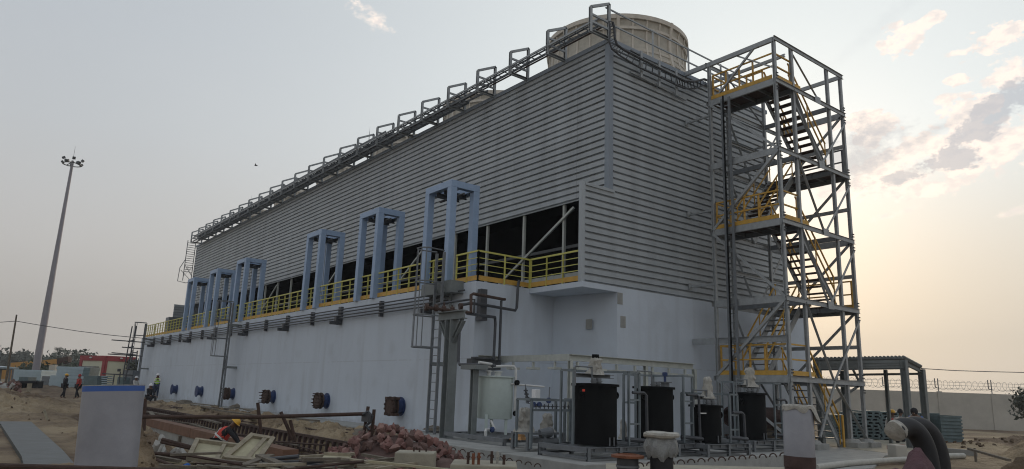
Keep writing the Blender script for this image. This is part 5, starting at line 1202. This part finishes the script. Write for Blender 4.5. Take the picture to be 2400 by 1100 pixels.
# ------------------------------------------------------------------ trees
def crown_mesh(mb, c, rx, ry, rz, n, s, rnd):
    for _ in range(n):
        while True:
            d = V(rnd.uniform(-1, 1), rnd.uniform(-1, 1), rnd.uniform(-1, 1))
            if .25 < d.length < 1: break
        p = V(c[0]+d.x*rx, c[1]+d.y*ry, c[2]+d.z*rz); a = V(rnd.gauss(0, 1), rnd.gauss(0, 1), rnd.gauss(0, 1)).normalized(); b = a.cross(V(rnd.gauss(0, 1), rnd.gauss(0, 1), rnd.gauss(0, 1))).normalized(); q = s*rnd.uniform(.6, 1.4)
        mb.add([p-a*q, p+b*q*.55, p+a*q, p-b*q*.55], [(0, 1, 2, 3)])
def tree(label, px, pyt, D, w, seed, m='leaf_far', kind='tree', blobs=7, trunkfrac=.35, leaf=.22):
    rnd = random.Random(seed); top = dep(px, pyt, D); g0 = hgt(top.x, top.y); H = top.z-g0; g = thing('tree', label, 'tree', (top.x, top.y, g0), None)
    tk = MB().tube([(top.x, top.y, g0-.2), (top.x+.1, top.y, g0+H*.4), (top.x-.1, top.y, g0+H*.75)], [.05*w, .035*w, .015*w], 8)
    cb = MB()
    for k in range(blobs):
        a = rnd.uniform(0, 6.28); r_ = rnd.uniform(.1, .5)*w; z = g0+H*rnd.uniform(trunkfrac+.12, .88); c = (top.x+r_*math.cos(a), top.y+r_*math.sin(a), z); q = w*rnd.uniform(.20, .34)
        crown_mesh(cb, c, q, q, q*.75, 130, leaf, rnd); tk.tube([(top.x, top.y, g0+H*.4), c], [.02*w, .006*w], 5)
    tk.build('trunk', 'bark', g); cb.build('crown', m, g); return g
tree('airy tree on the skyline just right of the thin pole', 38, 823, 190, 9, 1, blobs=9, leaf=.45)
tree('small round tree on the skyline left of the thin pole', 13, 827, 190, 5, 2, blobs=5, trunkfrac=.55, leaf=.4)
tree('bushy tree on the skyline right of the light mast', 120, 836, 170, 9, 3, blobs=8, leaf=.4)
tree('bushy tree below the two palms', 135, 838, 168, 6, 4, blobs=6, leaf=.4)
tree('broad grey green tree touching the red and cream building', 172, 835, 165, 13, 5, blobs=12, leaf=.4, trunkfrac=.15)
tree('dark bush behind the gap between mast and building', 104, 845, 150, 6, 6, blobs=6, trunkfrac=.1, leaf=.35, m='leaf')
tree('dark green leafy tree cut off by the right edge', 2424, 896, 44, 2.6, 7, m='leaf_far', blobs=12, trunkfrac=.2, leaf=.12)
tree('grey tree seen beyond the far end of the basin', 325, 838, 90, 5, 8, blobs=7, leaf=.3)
def palm(label, px, py, D, seed):
    rnd = random.Random(seed); top = dep(px, py+6, D); g0 = hgt(top.x, top.y); g = thing('palm_tree', label, 'palm', (top.x, top.y, g0))
    MB().tube([(top.x, top.y, g0-.2), (top.x+.15, top.y, top.z)], [.28, .2], 8).build('trunk', 'bark', g)
    c = MB()
    for k in range(34):
        a = rnd.uniform(0, 6.28); e = rnd.uniform(-.7, 1.3); L = 1.5*rnd.uniform(.8, 1.1); d = V(math.cos(a)*math.cos(e), math.sin(a)*math.cos(e), math.sin(e))
        p = V(top.x, top.y, top.z); s = d.cross(V(0, 0, 1)).normalized()
        for j in range(-4, 5): c.add([p+d*L*.55, p+(d*L+s*j*.16*L*.8+V(0, 0, -.08*abs(j)))+s*.05, p+(d*L*1.02+s*j*.16*L*.8+V(0, 0, -.08*abs(j)))-s*.05], [(0, 1, 2)])
        c.bar(p, p+d*L*.6, .05)
    c.build('crown', 'palm', g)
palm('taller of two fan palms on the skyline, left one', 137, 822, 172, 1); palm('lower of two fan palms on the skyline, right one', 153, 828, 172, 2)
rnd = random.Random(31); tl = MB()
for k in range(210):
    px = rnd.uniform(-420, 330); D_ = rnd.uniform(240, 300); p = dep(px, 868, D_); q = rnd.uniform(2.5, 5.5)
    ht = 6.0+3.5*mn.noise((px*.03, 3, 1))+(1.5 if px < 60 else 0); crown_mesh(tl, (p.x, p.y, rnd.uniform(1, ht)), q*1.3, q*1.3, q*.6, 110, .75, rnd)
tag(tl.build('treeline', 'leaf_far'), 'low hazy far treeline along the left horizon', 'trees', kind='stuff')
tl = MB()
for k in range(60):
    px = rnd.uniform(60, 235); D_ = rnd.uniform(95, 130); p = dep(px, 868, D_); q = rnd.uniform(.8, 1.7); crown_mesh(tl, (p.x, p.y, rnd.uniform(1, 2.6)), q*1.3, q*1.3, q*.7, 80, .25, rnd)
tag(tl.build('shrubs', 'leaf'), 'green scrub behind the bluish sheet stacks', 'shrubs', kind='stuff')
# lattice mast on the horizon
q = dep(56, 870, 400); tag(MB().tube([(q.x, q.y, 0), (q.x, q.y, dep(56, 828, 400).z)], [.6, .15], 4).build('lattice_mast', 'galv_dark'), 'thin far telecom mast on the skyline', 'mast')

# ------------------------------------------------------------------ background, right
wa, wb = onZ(1905, 909.5, 2.56), onZ(2400, 926, 2.56); wd = (wb-wa).normalized(); wn = V(-wd.y, wd.x, 0)
if wn.dot(HF) < 0: wn = -wn
bwl = thing('boundary_wall', 'long pale precast concrete boundary wall topped with razor wire', 'wall', (wa.x, wa.y, 0))
w0 = wa-wd*14; w1 = wb+wd*25; Lw_ = (w1-w0).length
MB().prism([tuple(v.xy) for v in (w0, w1, w1+wn*.2, w0+wn*.2)], -.3, 2.56).build('wall', 'bwall', bwl)
pils = [onZ(px, 1000, 1.0) for px in ()]
tops = []
for px in (1974, 2080, 2203, 2328, 2453, 2590):
    # where the line of sight meets the wall plane
    d = ray(px, 930); t = (wa-EYE).dot(wn)/d.dot(wn); p = EYE+d*t; tops.append(p)
    MB().prism([tuple(v.xy) for v in (p-wd*.16-wn*.05, p+wd*.16-wn*.05, p+wd*.16+wn*.1, p-wd*.16+wn*.1)], -.3, 2.52+(.05 if px != 2203 else .10)).build('pilaster', 'bwall', bwl)
rz = thing('razor_wire', 'razor wire coil and barbed strands on Y brackets along the boundary wall', 'razor wire', (wa.x, wa.y, 2.56))
for p in tops:
    b0 = V(p.x, p.y, 2.5)+wn*.1
    g = MB(); g.bar(b0, b0+V(0, 0, .35), .05); g.bar(b0+V(0, 0, .33), b0+V(0, 0, .42)-wd*.22, .05); g.bar(b0+V(0, 0, .42)-wd*.22, b0+V(0, 0, 1.05)-wd*.22, .05); g.bar(b0+V(0, 0, .33), b0+V(0, 0, 1.05), .05); g.build('bracket', 'galv_dark', rz)
a0_ = w0+wn*.1
for z in (2.85, 3.08, 3.30): MB().tube([V(a0_.x, a0_.y, z), V((w1+wn*.1).x, (w1+wn*.1).y, z)], .010, 4).build('strand', 'galv_dark', rz)
hp = []; n = 1500
for k in range(n):
    t = k/n; a = t*Lw_/.42*2*math.pi/1.0; c = w0.lerp(w1, t)+wn*.1; c = V(c.x, c.y, 3.08); hp.append(c+wd*.12*math.sin(a*2.0+1)*0+V(0, 0, 1)*.34*math.sin(a)+wd*.32*math.cos(a)+wn*.1*math.cos(a))
MB().tube(hp, .010, 4).build('coil', 'galv_dark', rz)
# stacks of steel panels
kk = 0
ords = ['leftmost', 'second', 'third', 'fourth', 'fifth', 'rightmost']
for k, (xl, xr, yt, D_) in enumerate(((1950, 1985, 972, 31.5), (1987, 2022, 966, 32.0), (2024, 2060, 963, 32.4), (2062, 2108, 965, 32.6), (2110, 2150, 966, 32.8), (2152, 2205, 968, 33.0))):
    poly, z0, z1, f = obox(xl, xr, yt, D_, 1.3, zb=0.); nl = 9
    for i in range(nl):
        a, b = z1*i/nl, z1*(i+1)/nl; o = rs.uniform(-.06, .06); P1 = [(x+HR.x*o, y+HR.y*o) for x, y in poly]
        mb = MB(); cx = sum(p[0] for p in P1)/4; cy = sum(p[1] for p in P1)/4
        mb.prism(P1, b-.07, b-.004); 
        for u in (0.02, .46, .90): A = V(*P1[0], 0).lerp(V(*P1[1], 0), u); B = A+HR*.12; mb.prism([tuple(A.xy), tuple(B.xy), tuple((B+f*1.25).xy), tuple((A+f*1.25).xy)], a, b-.07)
        tag(mb.build('pallet', 'panel'), 'dark grey green steel pallet in the %s stack by the boundary wall' % ords[k], 'pallet', 'pallets in the %s stack' % ords[k])
poly, z0, z1, f = obox(2203, 2254, 973, 32.2, 1.6, zb=0.)
g = thing('sheet_bundle', 'smooth ribbed green grey sheet bundle at the right end of the panel stacks', 'sheet stack', (poly[0][0], poly[0][1], 0)); mb = MB()
for i in range(8): mb.prism(poly, z1*i/8+.04, z1*(i+1)/8-.03); 
mb.prism([((x-poly[0][0])*.94+poly[0][0]+HF.x*.05+HR.x*.03, (y-poly[0][1])*.94+poly[0][1]+HF.y*.05+HR.y*.03) for x, y in poly], 0, z1-.03); mb.build('sheets', 'panel', g)
# canopy shed
A_, B_ = dep(1905, 842, 27.6), dep(2117, 838, 26.8); C_ = dep(2159, 860, 29.0); D__ = A_+(C_-B_)
zc = (A_.z+B_.z)/2
cs = thing('canopy_shed', 'open steel canopy with a low ribbed roof right of the stair tower', 'canopy', (B_.x, B_.y, 0))
g = MB(); n = 24
u = (A_-B_); v_ = (C_-B_); top = []
for i in range(n+1):
    for dz in (0,):
        p = B_+u*(i/n); g.tube([p+V(0, 0, .03), p+v_+V(0, 0, .03)], .05, 6)
g.add([B_, A_, A_+v_, C_, B_-V(0, 0, .03), A_-V(0, 0, .03), A_+v_-V(0, 0, .03), C_-V(0, 0, .03)], [(0, 1, 2, 3), (7, 6, 5, 4), (0, 4, 5, 1), (1, 5, 6, 2), (2, 6, 7, 3), (3, 7, 4, 0)]); g.build('roof', 'steel_paint', cs)
g = MB()
for z in (.12, .36): g.bar(A_-V(0, 0, z), B_-V(0, 0, z), .1, .16, 'C'); 
g.bar(A_-V(0, 0, .24), B_-V(0, 0, .24), .04, .3); g.bar(B_-V(0, 0, .15), C_-V(0, 0, .15), .1, .2, 'C'); g.bar(D__-V(0, 0, .28), C_-V(0, 0, .28), .07, .09); g.build('roof_beam', 'steel_paint', cs)
for p, w in ((B_, .22), (C_, .22), (B_.lerp(A_, .95), .2), (C_.lerp(D__, .42), .12), (C_.lerp(D__, .93), .16)):
    MB().bar((p.x, p.y, -.1), (p.x, p.y, p.z-.1), w, w, 'I', up=(0, 1, 0), t=.03).build('post', 'steel_paint', cs)
MB().bar(B_.lerp(A_, .56)-V(0, 0, .4), C_.lerp(D__, .70)-V(0, 0, .9), .07).build('brace', 'steel_paint', cs)
wire('thin wire running right from the canopy roof', [dep(2158, 864, 29), dep(2240, 869, 29.5), dep(2320, 871.5, 30), dep(2430, 874, 31)], .016)
# bits on the ground at right
o = MB().lathe([(.5, 0), (.35, .08), (.001, .12)], tuple(onZ(2150, 1052, 0)), 9).build('tarpaulin', 'dark_cloth'); tag(o, 'dark tarpaulin lying on the pale ground behind the curved pipes', 'tarpaulin')
for v in o.data.vertices: v.co.x += .4*mn.noise(v.co*2); v.co.z *= 1
tag(MB().bar(onZ(2085, 1050, .1), onZ(2115, 1047, .1), .18, .14).build('red_bag', 'red_cloth'), 'small red bag beside the dark tarpaulin', 'bag')
tag(MB().prism(obox(2098, 2125, 1030, 21, .5, zb=0.)[0], -.05, .45).build('storage_box', 'bwall', bevel=.03), 'pale block under the mouth of the curved pipe', 'box')
for k in range(60):
    x, y = 36.5+rs.gauss(0, 3.5), 11.8+rs.gauss(0, 1.1); s = rs.uniform(.04, .13); o = bpy.data.objects.new('earth_clod', SE[k % 5]); C.objects.link(o); o.location = (x, y, hgt(x, y)+s*.2); o.scale = (s, s, s); o.rotation_euler = [rs.uniform(0, 6) for _ in range(3)]
    tag(o, 'brown clod of earth in front of the boundary wall', 'clod', 'clods by the boundary wall')
# dark timber pile under the stairs
for k in range(14):
    p = V(24.2+rs.uniform(-1.2, 1.4), 15.2+rs.uniform(-.8, .9), .15+.12*(k//2)); d = V(math.cos(R(rs.uniform(-25, 25))), math.sin(R(rs.uniform(-25, 25))), 0)
    tag(MB().bar(p-d*1.2, p+d*1.2, .16, .1).build('timber', 'rust' if k % 2 else 'oldwood'), 'dark timber in the untidy pile under the stair tower', 'timber', 'timber pile under the stair tower')
tag(MB().lathe([(.30, 0), (.36, .02), (.36, 4.2), (.30, 4.2), (.30, 0)], (22.7, 15.9, .95), 20, ax=(1, 0, 0)).build('steel_pipe', 'pipe_brown', smooth=True), 'dark brown steel pipe lying on the timber pile under the stair tower', 'pipe')
# rods and offcuts strewn about the trench
for k in range(46):
    if k < 26: x, y, z, L = rs.uniform(9.3, 11.6), rs.uniform(17.5, 44), .0, rs.uniform(1.2, 4)
    else: x, y, z, L = rs.uniform(6.6, 8.9), rs.uniform(16, 40), -.35, rs.uniform(2, 5)
    a = R(90+rs.gauss(0, 14)); d = V(math.cos(a), math.sin(a), rs.uniform(-.03, .03)); zz_ = (hgt(x, y)+.06) if k < 26 else z+rs.uniform(0, .3); p = V(x, y, zz_)
    if k % 2: o = MB().tube([p-d*L/2, p+d*L/2], rs.choice((.02, .03, .04)), 6).build('steel_rod', 'rust'); tag(o, ['rusty rod lying on the earth ledge along the basin wall', 'rusty rod lying across the bottom of the trench'][k > 25], 'rod', ['rods on the ledge', 'rods in the trench'][k > 25])
    else: o = MB().bar(p-d*L/2, p+d*L/2, .12, .04).build('plank', 'oldwood'); tag(o, ['old plank lying on the earth ledge beside the basin wall', 'weathered plank dropped into the trench behind the formwork'][k > 25], 'plank', ['planks on the ledge', 'planks in the trench'][k > 25])
for k in range(44):
    D_ = rs.uniform(10.8, 13.2); px = rs.uniform(370, 1000); py = rs.uniform(1076, 1102) if px > 480 else rs.uniform(1060, 1100); p = dep(px, py, D_); p.z = max(p.z, hgt(p.x, p.y)+.03); L = rs.uniform(.35, 1.5); a = R(rs.gauss(-35, 28)); d = V(math.cos(a), math.sin(a), rs.uniform(-.08, .08))
    if k % 4 == 0: o = MB().tube([p-d*L/2, p+d*L/2], rs.choice((.014, .022)), 6).build('steel_rod', 'rust'); tag(o, 'thin rusty rod in the debris at the bottom of the timber heap', 'rod', 'rods in the timber heap')
    else: o = MB().bar(p-d*L/2, p+d*L/2, rs.uniform(.05, .13), rs.uniform(.02, .05)).build('timber', rs.choice(('wood', 'oldwood', 'oldwood', 'ply'))); tag(o, 'rough sawn timber in the loose heap below the red stone pile', 'timber', 'loose timber heap')
for k in range(70):
    p = dep(rs.uniform(340, 1010), rs.uniform(1070, 1100), rs.uniform(11, 14)); z = max(hgt(p.x, p.y), p.z-.15); s_ = rs.uniform(.02, .06)
    o = bpy.data.objects.new('rubble_lump', (SR+SM+SE)[k % 26]); C.objects.link(o); o.location = (p.x, p.y, z+s_*.3); o.scale = (s_*1.4, s_, s_); o.rotation_euler = [rs.uniform(0, 6) for _ in range(3)]
    tag(o, 'small lump of rubble scattered among the loose timber', 'rubble', 'rubble among the timber')
tag(MB().lathe([(.001, -.05), (.035, -.045), (.04, .03), (.015, .06), (.001, .07)], dep(437, 1092, 12), 12, ax=(1, .3, .2)).build('plastic_bottle', 'blue_cloth', smooth=True), 'small bright blue plastic scrap left of the timber heap', 'bottle')
# small bird in the sky
bp = dep(600, 388, 60); bd = thing('bird', 'tiny dark bird flying in the open sky left of the roof', 'bird', tuple(bp))
MB().lathe([(.001, -.16), (.05, -.08), (.06, .02), (.03, .12), (.001, .17)], bp, 10, ax=HR).build('body', 'dark_cloth', bd, smooth=True)
MB().add([bp+V(0, 0, .02), bp+HF*.3+V(0, 0, .12)+HR*.05, bp+HF*.12+HR*-.08], [(0, 1, 2)]).add([bp+V(0, 0, .02), bp-HF*.3+V(0, 0, .12)+HR*.05, bp-HF*.12+HR*-.08], [(0, 1, 2)]).build('wing', 'dark_cloth', bd)

# ------------------------------------------------------------------ haze
hz = MB().box((-330, -330, -4), (520, 520, 46)).build('haze', 'void'); tag(hz, kind='stuff')
hm = bpy.data.materials.new('haze_air'); hm.use_nodes = True; ht = hm.node_tree; ht.nodes.clear()
ho = ht.nodes.new('ShaderNodeOutputMaterial'); pv_ = ht.nodes.new('ShaderNodeVolumePrincipled'); pv_.inputs['Color'].default_value = (.86, .87, .88, 1); pv_.inputs['Density'].default_value = .0007
ht.links.new(pv_.outputs[0], ho.inputs['Volume']); hz.data.materials.clear(); hz.data.materials.append(hm)
